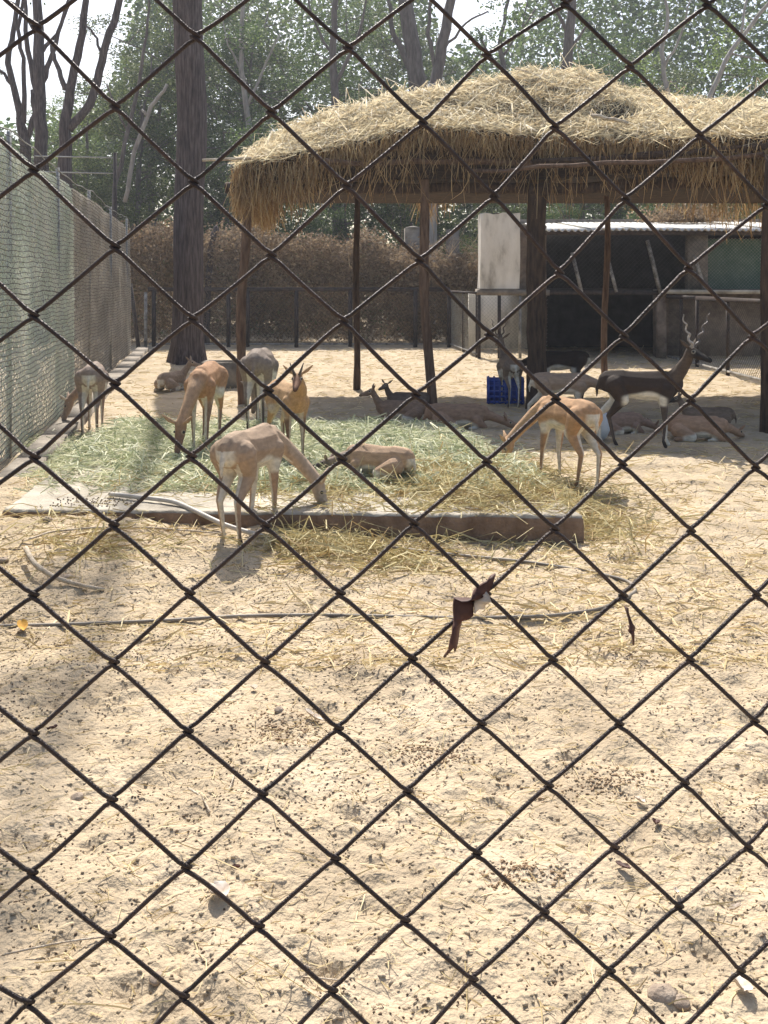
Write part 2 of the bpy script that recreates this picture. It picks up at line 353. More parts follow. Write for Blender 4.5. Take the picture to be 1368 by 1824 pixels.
FZ = 3.16
def ftop(t): return FZ - .30 * sstep(.93, .97, t) + .03 * np.sin(t * 23) - .02 * np.abs(np.sin(t * 20.6))
A0 = []; A1 = []; dd_ = np.linspace(3.0, 23.5, 260)
for k in range(59):                                 # level wires, each drooping a little between the posts
    z = .05 + k * .0525; w = z + .012 * np.sin(dd_ * 2.1 + k * .13) + .006 * np.sin(dd_ * 9 + k) + .015 * (vnoise(dd_ * 1.3, dd_ * 0 + k * .2, 7) - .5); P = np.array([fpt(a, b, -.005) for a, b in zip(dd_, w)]); ok = w[:-1] < ftop((dd_[:-1] - 3) / 20.6)
    A0.append(P[:-1][ok]); A1.append(P[1:][ok])
V, F = seg_prisms(np.concatenate(A0), np.concatenate(A1), .0042)
link('level_wires', make_mesh('level_wires', local(V, tf), F), M['mesh_dark'], tf, kind='stuff')
for d0_, d1_, mm in ((3.0, 13.6, 'cord_green'), (13.6, 23.3, 'cord_brown')):
    V, F = chain(fpt(d0_, off=-.09), fpt(d1_, off=-.09), .02, FZ - .06, .062, .052, .0040, top=(lambda t: FZ - .06 + .03 * np.sin(t * 23)) if d0_ < 5 else (lambda t: FZ - .08 - .3 * sstep(.88, .95, t)), wave=.05)
    link('net_cords', make_mesh('net_cords', local(V, tf), F), M[mm], tf, kind='stuff')
def net_sheet(name, d0, d1, z1, m_, seed, off):
    us = np.linspace(0, 1, int((d1 - d0) / .08)); zs = np.linspace(.03, z1, 46); U, Z = np.meshgrid(us, zs)
    d = d0 + (d1 - d0) * U; P = np.stack([-6.05 - .182 * (d - 22.9) + off + .09 * (vnoise(d * 2.2, Z * .5, seed) - .5) + .02 * (vnoise(d * 9, Z * 2, seed) - .5), d,
                                          Z - .03 * np.sin(d * 1.9) * (Z / z1)], -1).reshape(-1, 3)
    w = len(us); h = len(zs); I, J = np.meshgrid(np.arange(h - 1), np.arange(w - 1), indexing='ij')
    F = np.stack([I * w + J, I * w + J + 1, (I + 1) * w + J + 1, (I + 1) * w + J], -1).reshape(-1, 4)
    return link(name, make_mesh(name, local(P, tf), F, True), m_, tf)
net_sheet('shade_net', 3.0, 13.6, FZ - .12, M['net'], 31, -.16)['label'] = 'faded green shade netting on the near stretch'
net_sheet('shade_net', 13.6, 23.3, FZ - .35, M['net_brown'], 33, -.18)['label'] = 'dusty brown netting on the far stretch'
for i, d in enumerate((4.2, 6.6, 9.4, 12.4, 15.6, 19.0, 22.6)):
    MB().tube([fpt(d, -.2, -.10) - tf.location, fpt(d, FZ + .06, -.10) - tf.location], .026, 8).build('post', M['steel'], tf)
us = np.linspace(3.0, 23.6, 120)
MB().tube([fpt(d, float(ftop((d - 3) / 20.6)) + .01 * math.sin(d * 5), -.02) - A(*tf.location) for d in us], .007, 5).build('top_wire', M['steel'], tf)
MB().tube([fpt(d, 1.62 + .02 * math.sin(d * 3), -.02) - A(*tf.location) for d in us], .004, 5).build('middle_wire', M['mesh_dark'], tf)
# kerb along its foot, cast in lengths
kb = thing('concrete_kerb', 'rough grey concrete kerb running along the foot of the tall left fence', 'kerb', tuple(fpt(8, 0, .2)))
d = 2.2; me0 = None
while d < 23.6:
    ln = 1.35; p = fpt(d + ln / 2, -.025, .20)
    mbx = MB(); mbx.box((0, 0, 0), (.27, ln - .012, .20), jitter=.008)
    if me0 is None: me0 = mbx.build('kerb_block', M['kerb'], kb); ob = me0
    else: ob = link('kerb_block', me0.data, None, kb)
    ob.location = Vector(p) - kb.location; ob.rotation_euler = (rng.normal(0, .012), rng.normal(0, .02), math.atan(.182)); d += ln

# ------------------------------------------------------------------ low frame fence at the back, corner panel, right-hand pen fence
def frame_fence(name, label, pts, z_top, posts, r=.03, cw=.085, bottom=.08, mats=('iron', 'mesh_dark'), rails=True, group=None, rail_h=.05):
    base = A(*pts[0], 0); t = thing(name, label, 'fence', tuple(base), group=group)
    for (x, y) in posts: MB().tube([A(x, y, -.1) - base, A(x, y, z_top) - base], r, 6).build('post', M[mats[0]], t)
    for (a, b) in zip(pts[:-1], pts[1:]):
        a3, b3 = A(*a, 0), A(*b, 0); L = np.linalg.norm(b3 - a3); ang = math.atan2(b3[1] - a3[1], b3[0] - a3[0])
        if rails:
            MB().box((a3 + b3) / 2 + A(0, 0, z_top + .02) - base, (L + .04, .07, rail_h), rz=ang).build('top_rail', M[mats[0]], t)
            MB().box((a3 + b3) / 2 + A(0, 0, bottom) - base, (L, .04, .04), rz=ang).build('bottom_rail', M['iron_pale'], t)
        V, F = chain(a3, b3, bottom, z_top, cw, cw, .0028, wave=.012)
        link('wire_mesh', make_mesh('wire_mesh', V - base, F), M[mats[1]], t, kind='stuff')
    return t
BD = 25.2
bx = lambda px: (px - CX) * BD / FPX
frame_fence('frame_fence', 'long low iron frame fence with wire mesh in front of the dry hedge', [(bx(265), BD), (bx(800), BD)], 1.5,
            [(bx(p), BD) for p in (274, 407, 441, 528, 624, 740, 800)], .055, .11, rail_h=.11)
t = thing('leaning_post', 'dark post leaning beside the end of the tall left fence', 'post', tuple(G(248, 622)))
MB().tube([(0, 0, -.1), (-.22, 0, 1.68)], .05, 7, wob=.06).build('shaft', M['iron'], t)
t = thing('flaking_post', 'whitish flaking post at the left end of the low back fence', 'post', (bx(262), BD - .15, 0))
MB().tube([(0, 0, -.1), (0, 0, 1.45)], .045, 7).build('shaft', M['iron_pale'], t)
frame_fence('corner_fence', 'short pale mesh panel turning the corner between the low back fence and the shed', [(1.76, 25.1), (2.12, 21.7)], 1.45,
            [(1.95, 23.4), (2.12, 21.75)], .035, .09, mats=('iron', 'mesh_grey'))
frame_fence('pen_fence', 'mesh pen fence coming forward from the shed at the right edge', [(6.28, 21.1), (6.30, 19.2), (6.42, 12.5)], 1.38,
            [(6.29, 20.2), (6.30, 19.2), (6.34, 17.6), (6.37, 15.9), (6.40, 14.2), (6.42, 12.5)], .038, .085, mats=('iron', 'mesh_dark'), rail_h=.08)

# ------------------------------------------------------------------ shed
SD = 21.5
sx = lambda px, d=SD: (px - CX) * d / FPX
sh = thing('animal_shed', 'open-fronted animal shed with a corrugated roof and a stained white end wall', 'shed', (sx(1080), SD, 0))
b0 = A(*sh.location)
def part(mb, name, m_, par=None, **k):
    return mb.build(name, M[m_], par or sh, **k)
# stained end wall, its face subdivided and uneven
def slab(name, x0, x1, y0, y1, z0, z1, m_, jit=.012, n=10):
    us = np.linspace(0, 1, n); V = []; F = []
    for (fx0, fy0, fx1, fy1) in ((x0, y0, x1, y0), (x1, y0, x1, y1), (x1, y1, x0, y1), (x0, y1, x0, y0)):
        for a in range(n):
            for b in range(n):
                V.append((fx0 + (fx1 - fx0) * us[b], fy0 + (fy1 - fy0) * us[b], z0 + (z1 - z0) * us[a]))
    V = np.array(V); key = np.round(V, 5)
    _, inv, = np.unique(key, axis=0, return_inverse=True)[1:2] + (None,) if False else (None, None)
    h = vnoise(V[:, 0] * 5 + V[:, 1] * 7, V[:, 2] * 5, 77) - .5
    V = V + np.column_stack([h * jit * 2, h * jit * 2, np.where(V[:, 2] > z1 - 1e-4, h * jit * 4, 0)])
    for s in range(4):
        for a in range(n - 1):
            for b in range(n - 1):
                q = s * n * n + a * n + b; F.append([q, q + 1, q + n + 1, q + n])
    tp = [s * n * n + (n - 1) * n for s in range(4)]
    mbb = MB().add(V - b0, F); mbb.f.setdefault(4, []).append(np.array([tp])); return mbb.build(name, M[m_], sh)
slab('end_wall', sx(856), sx(926), SD, SD + .6, 1.57, 3.26, 'plaster', .02)
slab('side_wall', sx(928), sx(978), SD + .35, SD + .65, 1.56, 3.0, 'brick')
part(MB().box(A(sx(915), SD + .3, 1.49) - b0, (sx(978) - sx(850), .75, .13), jitter=.006), 'ledge', 'kerb')
part(MB().box(A(sx(916), SD + 2.6, .75) - b0, (sx(978) - sx(852), .2, 1.4)), 'low_wall', 'plaster')
for px in (853, 889, 926): part(MB().box(A(sx(px), SD - .03, .68) - b0, (.07 if px != 926 else .06, .07, 1.5)), 'post', 'iron' if px != 926 else 'iron_pale')
V, F = chain(A(sx(853), SD, 0), A(sx(975), SD, 0), .05, 1.42, .085, .085, .0028, wave=.01)
link('wire_mesh', make_mesh('wire_mesh', V - b0, F), M['mesh_grey'], sh, kind='stuff')
V, F = chain(A(sx(975), SD - .02, 0), A(sx(1262), SD - .02, 0), 1.56, 2.8, .10, .10, .0028, wave=.01)
link('wire_mesh', make_mesh('wire_mesh', V - b0, F), M['mesh_dark'], sh, kind='stuff')
part(MB().box(A((sx(975) + sx(1190)) / 2, SD, 1.48) - b0, (sx(1190) - sx(975), .14, .10)), 'lintel', 'iron')
part(MB().box(A(sx(1178), SD + .05, .7) - b0, (.2, .25, 1.5), jitter=.006), 'door_pillar', 'brick')
part(MB().box(A(sx(1244), SD + .15, 2.2) - b0, (.45, .25, 1.3), jitter=.006), 'upper_pillar', 'kerb')
part(MB().box(A(7.6, SD + .6, .72) - b0, (2.7, .2, 1.45)), 'front_wall', 'brick')
part(MB().box(A(7.95, SD + .1, 1.50) - b0, (3.4, 1.2, .09), jitter=.006), 'ledge', 'concrete')
for (xa, ya, xb, yb) in ((1019, 450, 1036, 520), (1083, 462, 1098, 520), (1153, 428, 1176, 522), (1226, 425, 1256, 518)):
    p, q = W(xa, ya, SD + .12), W(xb, yb, SD - .08)
    part(MB().tube([p - b0, q - b0], .05, 4), 'strut', 'iron_pale')
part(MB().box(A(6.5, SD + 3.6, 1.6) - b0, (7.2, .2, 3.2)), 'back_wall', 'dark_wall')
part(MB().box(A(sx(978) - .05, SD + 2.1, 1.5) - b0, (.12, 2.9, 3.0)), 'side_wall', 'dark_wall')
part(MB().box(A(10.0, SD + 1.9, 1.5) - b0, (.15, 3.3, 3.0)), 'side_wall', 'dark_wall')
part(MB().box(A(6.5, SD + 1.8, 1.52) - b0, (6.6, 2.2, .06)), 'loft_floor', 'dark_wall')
part(MB().box(A(6.6, SD - .12, 2.82) - b0, (6.9, .09, .1)), 'eaves_beam', 'iron')
part(MB().box(A(6.6, SD + 3.9, 3.30) - b0, (7.4, .35, .16), jitter=.008), 'parapet', 'kerb')
def sheet_mesh(w, l, amp=.028, pitch=.146):
    n = int(w / pitch * 8); xs = np.linspace(0, w, n); m = 4; V = []
    for j in range(m):
        for x in xs: V.append((x, l * j / (m - 1), amp * math.cos(2 * math.pi * x / pitch)))
    for j in range(m):
        for x in xs: V.append((x, l * j / (m - 1), amp * math.cos(2 * math.pi * x / pitch) - .008))
    F = []
    for j in range(m - 1):
        for i in range(n - 1):
            q = j * n + i; F.append([q, q + 1, q + n + 1, q + n]); q += m * n; F.append([q, q + n, q + n + 1, q + 1])
    for i in range(n - 1): F.append([i, i + m * n, i + 1 + m * n, i + 1])
    return make_mesh('roof_sheet', np.array(V), np.array(F), True)
smh = sheet_mesh(1.022, 4.2)
for i in range(7):
    o = link('roof_sheet', smh, M['sheet'], sh); o.location = Vector((sx(968) + i * .985, SD - .32, 2.87 + (i % 2) * .012 + .01 * (i % 3))) - sh.location
    o.rotation_euler = (math.atan(.095), 0, rng.normal(0, .004))
# green netting over the far bay and heap of creeper on the roof
us = np.linspace(sx(1262), 10, 30); zs = np.linspace(1.56, 2.7, 12); U, Z = np.meshgrid(us, zs)
P = np.stack([U, SD + .25 + .08 * vnoise(U * 3, Z * 2, 5), Z], -1).reshape(-1, 3); w = 30; I, J = np.meshgrid(np.arange(11), np.arange(29), indexing='ij')
link('green_net', make_mesh('green_net', P - b0, np.stack([I * w + J, I * w + J + 1, (I + 1) * w + J + 1, (I + 1) * w + J], -1).reshape(-1, 4), True), M['net_green'], sh)
V, F = chain(A(sx(1262), SD + .2, 0), A(10, SD + .2, 0), 1.56, 2.75, .08, .08, .003, wave=.01)
link('wire_mesh', make_mesh('wire_mesh', V - b0, F), M['mesh_grey'], sh, kind='stuff')
n = 2600; C = np.column_stack([rng.normal(7.75, .5, n), rng.normal(SD + 3.0, .35, n), 3.28 + np.abs(rng.normal(0, .18, n))])
V, F = leaves(C, np.full(n, .05)); tag(link('dry_creeper', make_mesh('dry_creeper', V, F), M['leaf_dry']), 'heap of dry brown creeper lying on the shed roof', 'creeper')

# ------------------------------------------------------------------ thatched shelter
Fx = [-2.6, -2.1, .63, 2.1, 4.5, 8.5]; Fy = [13.4, 13.3, 12.85, 12.85, 11.1, 9.4]
Ex = [-2.4, -2.0, -1.0, -.2, .5, 1.4, 2.3, 3.5, 4.6, 8.5]; Ez = [3.28, 3.36, 3.52, 3.66, 3.84, 3.74, 3.66, 3.5, 3.42, 3.4]
Rx = [-2.4, -2.18, -1.41, -.72, .14, .82, 1.5, 2.1, 2.97, 3.5, 3.8, 4.8, 5.9, 8.5]; Rz = [3.3, 3.55, 4.0, 4.27, 4.52, 4.62, 4.78, 4.88, 4.90, 4.70, 4.56, 4.45, 4.3, 4.2]
RD = 14.7; BK = 16.9
def front(x): return np.interp(x, Fx, Fy)
def thatch_z(x, d):
    e = np.interp(x, Ex, Ez); r = np.interp(x, Rx, Rz); f = front(x)
    v = np.clip(np.where(d < RD, (d - f) / (RD - f), (BK - d) / (BK - RD)), 0, 1)
    z = e + (r - e) * (1 - (1 - v) ** 1.25)
    z = z + (.16 * (vnoise(x * 1.3, d * 1.5, 41) - .5) + .09 * (vnoise(x * 4, d * 4, 42) - .5)) * np.clip(v * 4, 0.25, 1)
    z = z - .26 * np.exp(-((x - 3.15) / .38) ** 2 - ((d - 12.95) / .22) ** 2)
    return z
ts = thing('thatched_shelter', 'open shelter with a thick heaped straw thatch on wooden posts', 'shelter', (2.0, 14.0, 0)); tb = A(*ts.location)
x_l, x_r = -2.0, 8.4
ux = np.linspace(x_l, x_r, 150); vy = np.linspace(0, 1, 44); U, Vv = np.meshgrid(ux, vy)
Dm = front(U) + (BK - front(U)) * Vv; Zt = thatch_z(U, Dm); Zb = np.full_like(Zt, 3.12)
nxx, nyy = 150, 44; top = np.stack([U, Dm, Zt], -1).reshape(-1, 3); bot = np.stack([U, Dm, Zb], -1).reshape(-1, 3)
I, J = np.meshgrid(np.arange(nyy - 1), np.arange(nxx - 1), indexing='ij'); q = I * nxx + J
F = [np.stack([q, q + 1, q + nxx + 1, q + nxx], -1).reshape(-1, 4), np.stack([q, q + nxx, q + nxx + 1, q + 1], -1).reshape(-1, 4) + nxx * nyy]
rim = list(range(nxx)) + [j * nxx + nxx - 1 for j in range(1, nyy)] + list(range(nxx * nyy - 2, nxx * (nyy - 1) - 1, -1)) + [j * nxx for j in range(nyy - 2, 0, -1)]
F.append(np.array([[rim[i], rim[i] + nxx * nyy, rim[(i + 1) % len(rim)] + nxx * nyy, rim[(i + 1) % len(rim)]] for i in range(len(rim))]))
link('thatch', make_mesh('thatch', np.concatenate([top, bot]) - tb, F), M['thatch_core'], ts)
# straw lying on top
n = 44000; x = rng.uniform(x_l, x_r, n); x[:30000] = rng.uniform(x_l, 5.4, 30000); t_ = rng.random(n) ** 1.25; d = front(x) + (BK - front(x)) * t_
e_ = .05; gxv = (thatch_z(x + e_, d) - thatch_z(x - e_, d)) / (2 * e_); gyv = (thatch_z(x, d + e_) - thatch_z(x, d - e_)) / (2 * e_)
D = np.column_stack([rng.normal(0, 1, n), rng.normal(-.25, 1, n), np.zeros(n)]); D /= np.linalg.norm(D[:, :2], axis=1)[:, None]
D[:, 2] = D[:, 0] * gxv + D[:, 1] * gyv + rng.normal(.05, .26, n)
L = rng.uniform(.12, .5, n); P = np.column_stack([x, d, thatch_z(x, d) + rng.uniform(-.01, .05, n)]) - D * (L * .4)[:, None]
V1, F1 = strands(P, D, L, rng.uniform(.006, .014, n), .35)
link('straw_cover', make_mesh('straw_cover', V1 - tb, F1), M['thatch_straw'], ts, kind='stuff')
# fringe hanging from the eaves
def fringe(n, fx, fd, zt, ln):
    t = rng.random(n); x = fx(t); d = fd(t) + rng.normal(0, .07, n); z = zt(x) - rng.random(n) ** 1.3 * np.interp(x, [-1.2, -.6, 3.4, 4.2], [.42, .16, .16, .40])
    D = np.column_stack([rng.normal(0, .22, n), rng.normal(-.05, .22, n), -np.ones(n)]); L = ln(x) * rng.uniform(.35, 1.2, n)
    return strands(np.column_stack([x, d, z]), D, L, rng.uniform(.006, .013, n), .22, 3)
ez = lambda x: np.interp(x, Ex, Ez)
def flen(x): return np.interp(x, [-2.3, -1.95, -1.75, -1.5, -1.3, -1.1, -.6, 0, .6, 1.2, 2, 3, 3.6, 4.2, 4.6, 8], [.4, .45, .6, .4, .66, .42, .30, .24, .26, .26, .24, .30, .36, .38, .44, .44])
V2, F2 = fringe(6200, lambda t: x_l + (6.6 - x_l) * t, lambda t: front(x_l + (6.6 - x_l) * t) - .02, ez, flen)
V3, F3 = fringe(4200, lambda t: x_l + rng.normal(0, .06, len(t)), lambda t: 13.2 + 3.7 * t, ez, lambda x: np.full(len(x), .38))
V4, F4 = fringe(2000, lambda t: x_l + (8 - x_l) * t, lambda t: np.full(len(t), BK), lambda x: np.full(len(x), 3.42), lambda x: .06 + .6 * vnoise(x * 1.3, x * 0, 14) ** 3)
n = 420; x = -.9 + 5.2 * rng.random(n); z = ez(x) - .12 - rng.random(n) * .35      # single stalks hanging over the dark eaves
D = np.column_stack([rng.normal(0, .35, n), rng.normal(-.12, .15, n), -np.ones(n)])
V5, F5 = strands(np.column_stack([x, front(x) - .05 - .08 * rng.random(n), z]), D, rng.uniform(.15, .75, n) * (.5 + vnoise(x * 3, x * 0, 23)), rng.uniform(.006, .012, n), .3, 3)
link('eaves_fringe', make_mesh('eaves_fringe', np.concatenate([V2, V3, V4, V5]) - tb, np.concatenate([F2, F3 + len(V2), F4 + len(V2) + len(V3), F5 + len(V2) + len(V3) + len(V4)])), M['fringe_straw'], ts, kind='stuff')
# posts: base pixel, top pixel at the beam, base row, radius
def post(pxb, pyb, pxt, zt, r0, r1, m_='pole', kink=.02, d=None):
    d = d or DG(pyb); xb = (pxb - CX) * d / FPX; xt = (pxt - CX) * d / FPX; n = 12; pts = []
    for k in range(n + 1):
        t = k / n; pts.append(A(xb + (xt - xb) * t + kink * math.sin(t * 7 + pxb), d + kink * .6 * math.sin(t * 5 + pyb), -.15 + (zt + .15) * t) - tb)
    return MB().tube(pts, [r0 + (r1 - r0) * k / n + rng.normal(0, r0 * .05) for k in range(n + 1)], 9, wob=.04).build('post', M[m_], ts, smooth=True)
post(429, 721, 438, 3.2, .075, .06, kink=.03)
post(768, 729, 751, 3.45, .075, .055, kink=.03)
post(955, 0, 957, 3.45, .15, .12, d=13.05, kink=.012, m_='pole_dark')
post(635, 693, 636, 3.2, .06, .05, 'pole_dark', kink=.012)
post(1077, 691, 1081, 3.2, .055, .045, 'pole', kink=.02)
post(1364, 771, 1372, 3.2, .085, .07, 'pole_dark', kink=.012)
post(300 + 1368, 800, 1668, 3.2, .08, .07, 'pole_dark', d=10.0); post(1450, 0, 1450, 3.2, .07, .06, 'pole_dark', d=15.8)
def log(name, a, b, r, m_='pole_dark', n=10, w=.012):
    a, b = A(*a), A(*b); pts = [a + (b - a) * k / n + rng.normal(0, w, 3) for k in range(n + 1)]
    return MB().tube([p - tb for p in pts], r * rng.uniform(.9, 1.1, n + 1), 8, wob=.05).build(name, M[m_], ts, smooth=True)
log('front_beam', (-2.2, 13.35, 3.05), (2.2, 13.05, 3.02), .075); log('front_beam', (2.0, 13.0, 3.0), (8.3, 9.6, 3.0), .08)
log('back_beam', (-2.2, 15.6, 3.2), (8.3, 15.7, 3.2), .06)
log('eaves_pole', (-.8, 12.98, 3.36), (2.2, 12.78, 3.34), .04, 'pole', 8, .015); log('eaves_pole', (2.0, 12.76, 3.33), (5.4, 10.45, 3.30), .045, 'pole_dark', 8, .015); log('eaves_pole', (1.2, 12.8, 3.22), (4.4, 11.05, 3.20), .028, 'pole', 8, .015)
for x in np.linspace(-2.0, 8.0, 15): log('rafter', (x, float(front(x)) + .1, 3.12), (x + .1, 16.9, 3.34), .035, 'pole_dark', 6)
for dd in (13.9, 14.7, 15.2, 16.2): log('purlin', (-2.2, dd, 3.2), (8.2, dd - .3, 3.24), .03, 'pole_dark', 8)
log('eaves_pole', (-2.55, 13.35, 3.44), (-.4, 13.1, 3.46), .02, 'stick', 6, .01)
a, b = W(918, 122, 14.6), W(975, 140, 14.2); log('loose_stick', a, b, .013, 'stick', 4, .004)
a, b = W(1225, 180, 13.6), W(1265, 187, 13.4); log('loose_stick', a, b, .016, 'pole_dark', 4, .004)
a, b = W(1055, 205, 12.5), W(1120, 217, 12.3); log('loose_stick', a, b, .022, 'stick', 5, .01)

# ------------------------------------------------------------------ trees
def branch_pts(p, q, n=7, w=.06):
    p, q = A(*p), A(*q); L = np.linalg.norm(q - p); o = rng.normal(0, 1, 3); pts = []
    for k in range(n + 1):
        t = k / n; pts.append(p + (q - p) * t + o * L * w * math.sin(t * math.pi) + rng.normal(0, L * w * .18, 3) * (0 < k < n))
    return np.array(pts)
def clumps(centers, rad, per, size, flat=.35):
    C = []
    for c, r in zip(centers, rad):
        v = rng.normal(0, 1, (per, 3)); v /= np.linalg.norm(v, axis=1)[:, None]; v *= (rng.random(per) ** .45)[:, None] * r; v[:, 2] *= .7
        C.append(v + c)
    return leaves(np.concatenate(C), np.full(per * len(centers), size), flat)
def tree_variant(H, spread, low, nb, per, leaf, trunk_r):
    """trunk and crown meshes for one kind of tree, standing at the origin"""
    tr = MB(); lean = rng.normal(0, .5, 2); top = A(lean[0], lean[1], H * .92); tp = branch_pts((0, 0, -.3), top, 12, .03)
    tr.tube(tp, np.interp(np.linspace(0, 1, 13), [0, .08, .6, 1], [trunk_r * 1.35, trunk_r, trunk_r * .6, trunk_r * .15]), 9, wob=.04)
    cs = []; rs = []
    for i in range(nb):
        t = low + (1 - low) * (i + .5) / nb; k = int(t * 12); p = tp[min(k, 12)]; a = rng.uniform(0, 2 * math.pi); ln = spread * rng.uniform(.55, 1.1) * (1.15 - .55 * t)
        q = p + A(math.cos(a) * ln, math.sin(a) * ln, ln * rng.uniform(.15, .75)); bp = branch_pts(p, q, 6, .08)
        tr.tube(bp, np.linspace(trunk_r * .42 * (1.1 - .6 * t), .02, 7), 5)
        for s in (3, 4, 6):
            for _ in range(2):
                cs.append(bp[s] + rng.normal(0, spread * .17, 3)); rs.append(spread * rng.uniform(.13, .30))
            tw = bp[s] + rng.normal(0, spread * .28, 3); tr.tube([bp[s], (bp[s] + tw) / 2 + rng.normal(0, .06, 3), tw], [.03, .02, .008], 4)
            cs.append(tw); rs.append(spread * rng.uniform(.10, .22))
    V, F = clumps(cs, rs, per, leaf)
    tm = make_mesh('trunk', np.concatenate(tr.v), [np.concatenate(f) for f in tr.f.values()], True)
    return tm, make_mesh('crown', V, F)
VAR = [tree_variant(14, 3.6, .28, 15, 260, .056, .19), tree_variant(13, 3.2, .22, 14, 250, .052, .17), tree_variant(11, 3.4, .12, 14, 270, .056, .15),
       tree_variant(9, 3.2, .06, 13, 280, .055, .13), tree_variant(15, 3.2, .38, 13, 200, .055, .2), tree_variant(7, 2.8, .04, 12, 300, .05, .1)]
def put_tree(name, label, px, d, var, leafm, barkm='bark_far', s=1.0, cat='tree', group='trees of the wood behind the enclosure'):
    t = thing(name, label, cat, ((px - CX) * d / FPX, d, 0), rng.uniform(0, 6.28), group)
    for me, nm, mm in ((VAR[var][0], 'trunk', barkm), (VAR[var][1], 'crown', leafm)):
        o = bpy.data.objects.new(nm, me); COL.objects.link(o); o.parent = t
        if not me.materials: me.materials.append(None)
        o.material_slots[0].link = 'OBJECT'; o.material_slots[0].material = M[mm]
    t.scale = (s, s, s * rng.uniform(.95, 1.05)); return t
TREES = [
 ('broadleaf_tree', 'olive-green tree left of the big trunk, above the far end of the tall fence', 235, 37, 2, 'leaf_a', 1.0),
 ('broadleaf_tree', 'sunlit yellow-green tree at the upper left, between the forked stems and the big trunk', 160, 43, 1, 'leaf_c', .9),
 ('shrubby_tree', 'low bushy green tree beyond the tall fence at the left edge', 30, 38, 5, 'leaf_b', .9),
 ('shrubby_tree', 'low bushy tree behind the two thin rails above the tall fence', 150, 34, 5, 'leaf_a', .9),
 ('broadleaf_tree', 'dark green tree directly behind the big trunk', 330, 40, 0, 'leaf_a', 1.0),
 ('broadleaf_tree', 'tall green tree just right of the big trunk', 430, 38, 1, 'leaf_b', 1.05),
 ('broadleaf_tree', 'broad green tree above the left corner of the thatch', 520, 42, 0, 'leaf_a', 1.1),
 ('shrubby_tree', 'bright green bushy tree seen under the left eaves', 470, 33, 5, 'leaf_b', .95),
 ('broadleaf_tree', 'thin-crowned dark tree above the left slope of the thatch', 620, 40, 4, 'leaf_b', 1.0),
 ('broadleaf_tree', 'tall dark tree with a thick leaning trunk left of the bright sky gap', 710, 45, 4, 'leaf_a', 1.0),
 ('shrubby_tree', 'low green tree seen below the eaves between the two left front posts', 600, 34, 3, 'leaf_b', .75),
 ('shrubby_tree', 'low tree seen below the eaves beside the leaning middle post', 745, 35, 5, 'leaf_a', .9),
 ('broadleaf_tree', 'small hazy tree low in the sky gap above the thatch', 850, 58, 3, 'leaf_b', 1.0),
 ('broadleaf_tree', 'blue-green tree above the thatch left of its highest point', 930, 50, 1, 'leaf_b', .95),
 ('broadleaf_tree', 'dark bluish tree with a straight trunk above the top of the thatch', 1010, 44, 0, 'leaf_b', 1.0),
 ('broadleaf_tree', 'dense tree right of the straight trunk above the thatch', 1100, 40, 2, 'leaf_b', 1.05),
 ('broadleaf_tree', 'dark green tree at the upper right behind thin pale stems', 1190, 42, 1, 'leaf_a', .95),
 ('broadleaf_tree', 'sunlit yellow-green round tree at the upper right', 1275, 38, 3, 'leaf_c', 1.15),
 ('broadleaf_tree', 'sparse tree at the right edge above the thatch', 1390, 41, 2, 'leaf_a', 1.1),
 ('shrubby_tree', 'low bright bush at the right edge touching the thatch outline', 1350, 34, 5, 'leaf_c', .95),
 ('shrubby_tree', 'green shrub behind the shed roof left of the slim back post', 1010, 31, 5, 'leaf_b', .62),
 ('shrubby_tree', 'green shrub behind the shed roof right of the slim back post', 1160, 30, 5, 'leaf_b', .6),
 ('shrubby_tree', 'dark green shrub behind the right end of the shed roof', 1320, 30, 5, 'leaf_a', .64),
 ('shrubby_tree', 'shrub seen behind the white end wall of the shed', 880, 33, 5, 'leaf_a', .72),
 ('broadleaf_tree', 'dark tree standing outside the frame to the left', -110, 44, 0, 'leaf_a', 1.0),
 ('broadleaf_tree', 'dark tree standing outside the frame to the right', 1530, 42, 1, 'leaf_b', 1.1),
]
for nm, lb, px, d, v, lm, s in TREES: put_tree(nm, lb, px, d, v, lm, 'bark_far', s)
# stems drawn by their own course
def stems(name, label, d, lines, m_='bark_far', crown=None, leafm='leaf_b'):
    b = W(lines[0][0][0], HY, d); b[2] = 0; t = thing(name, label, 'tree', tuple(b)); mb = MB()
    for ln in lines:
        P = np.array([W(p[0], p[1], d + (p[3] if len(p) > 3 else 0)) - b for p in ln]); R = np.array([p[2] * d / FPX / 2 for p in ln])
        k = np.linspace(0, len(ln) - 1, (len(ln) - 1) * 4 + 1); idx = np.arange(len(ln))
        Q = np.stack([np.interp(k, idx, P[:, j]) for j in range(3)], 1); Q[1:-1] += rng.normal(0, .02, Q[1:-1].shape)
        mb.tube(Q, np.interp(k, idx, R), 8, wob=.04)
    mb.build('trunk', M[m_], t, smooth=True)
    if crown:
        V, F = clumps([W(c[0], c[1], d + rng.normal(0, .8)) - b for c in crown], [c[2] * d / FPX for c in crown], 170, .075)
        link('crown', make_mesh('crown', V, F), M[leafm], t)
    return t
stems('forked_tree', 'grey forked tree with a thick bare stem against the white sky at the top left', 27,
      [[(74, 610, 30), (74, 300, 26), (70, 180, 22), (66, 60, 19), (62, -80, 14)], [(70, 190, 12), (50, 90, 9), (38, -60, 6)], [(72, 160, 12), (88, 110, 9), (110, 40, 7), (140, -60, 5)],
       [(70, 70, 8), (45, 25, 5), (5, -10, 4)], [(67, 100, 9), (100, 60, 6), (128, 0, 4)]], 'bark', [(60, -40, 70), (150, -60, 60)], 'leaf_b')
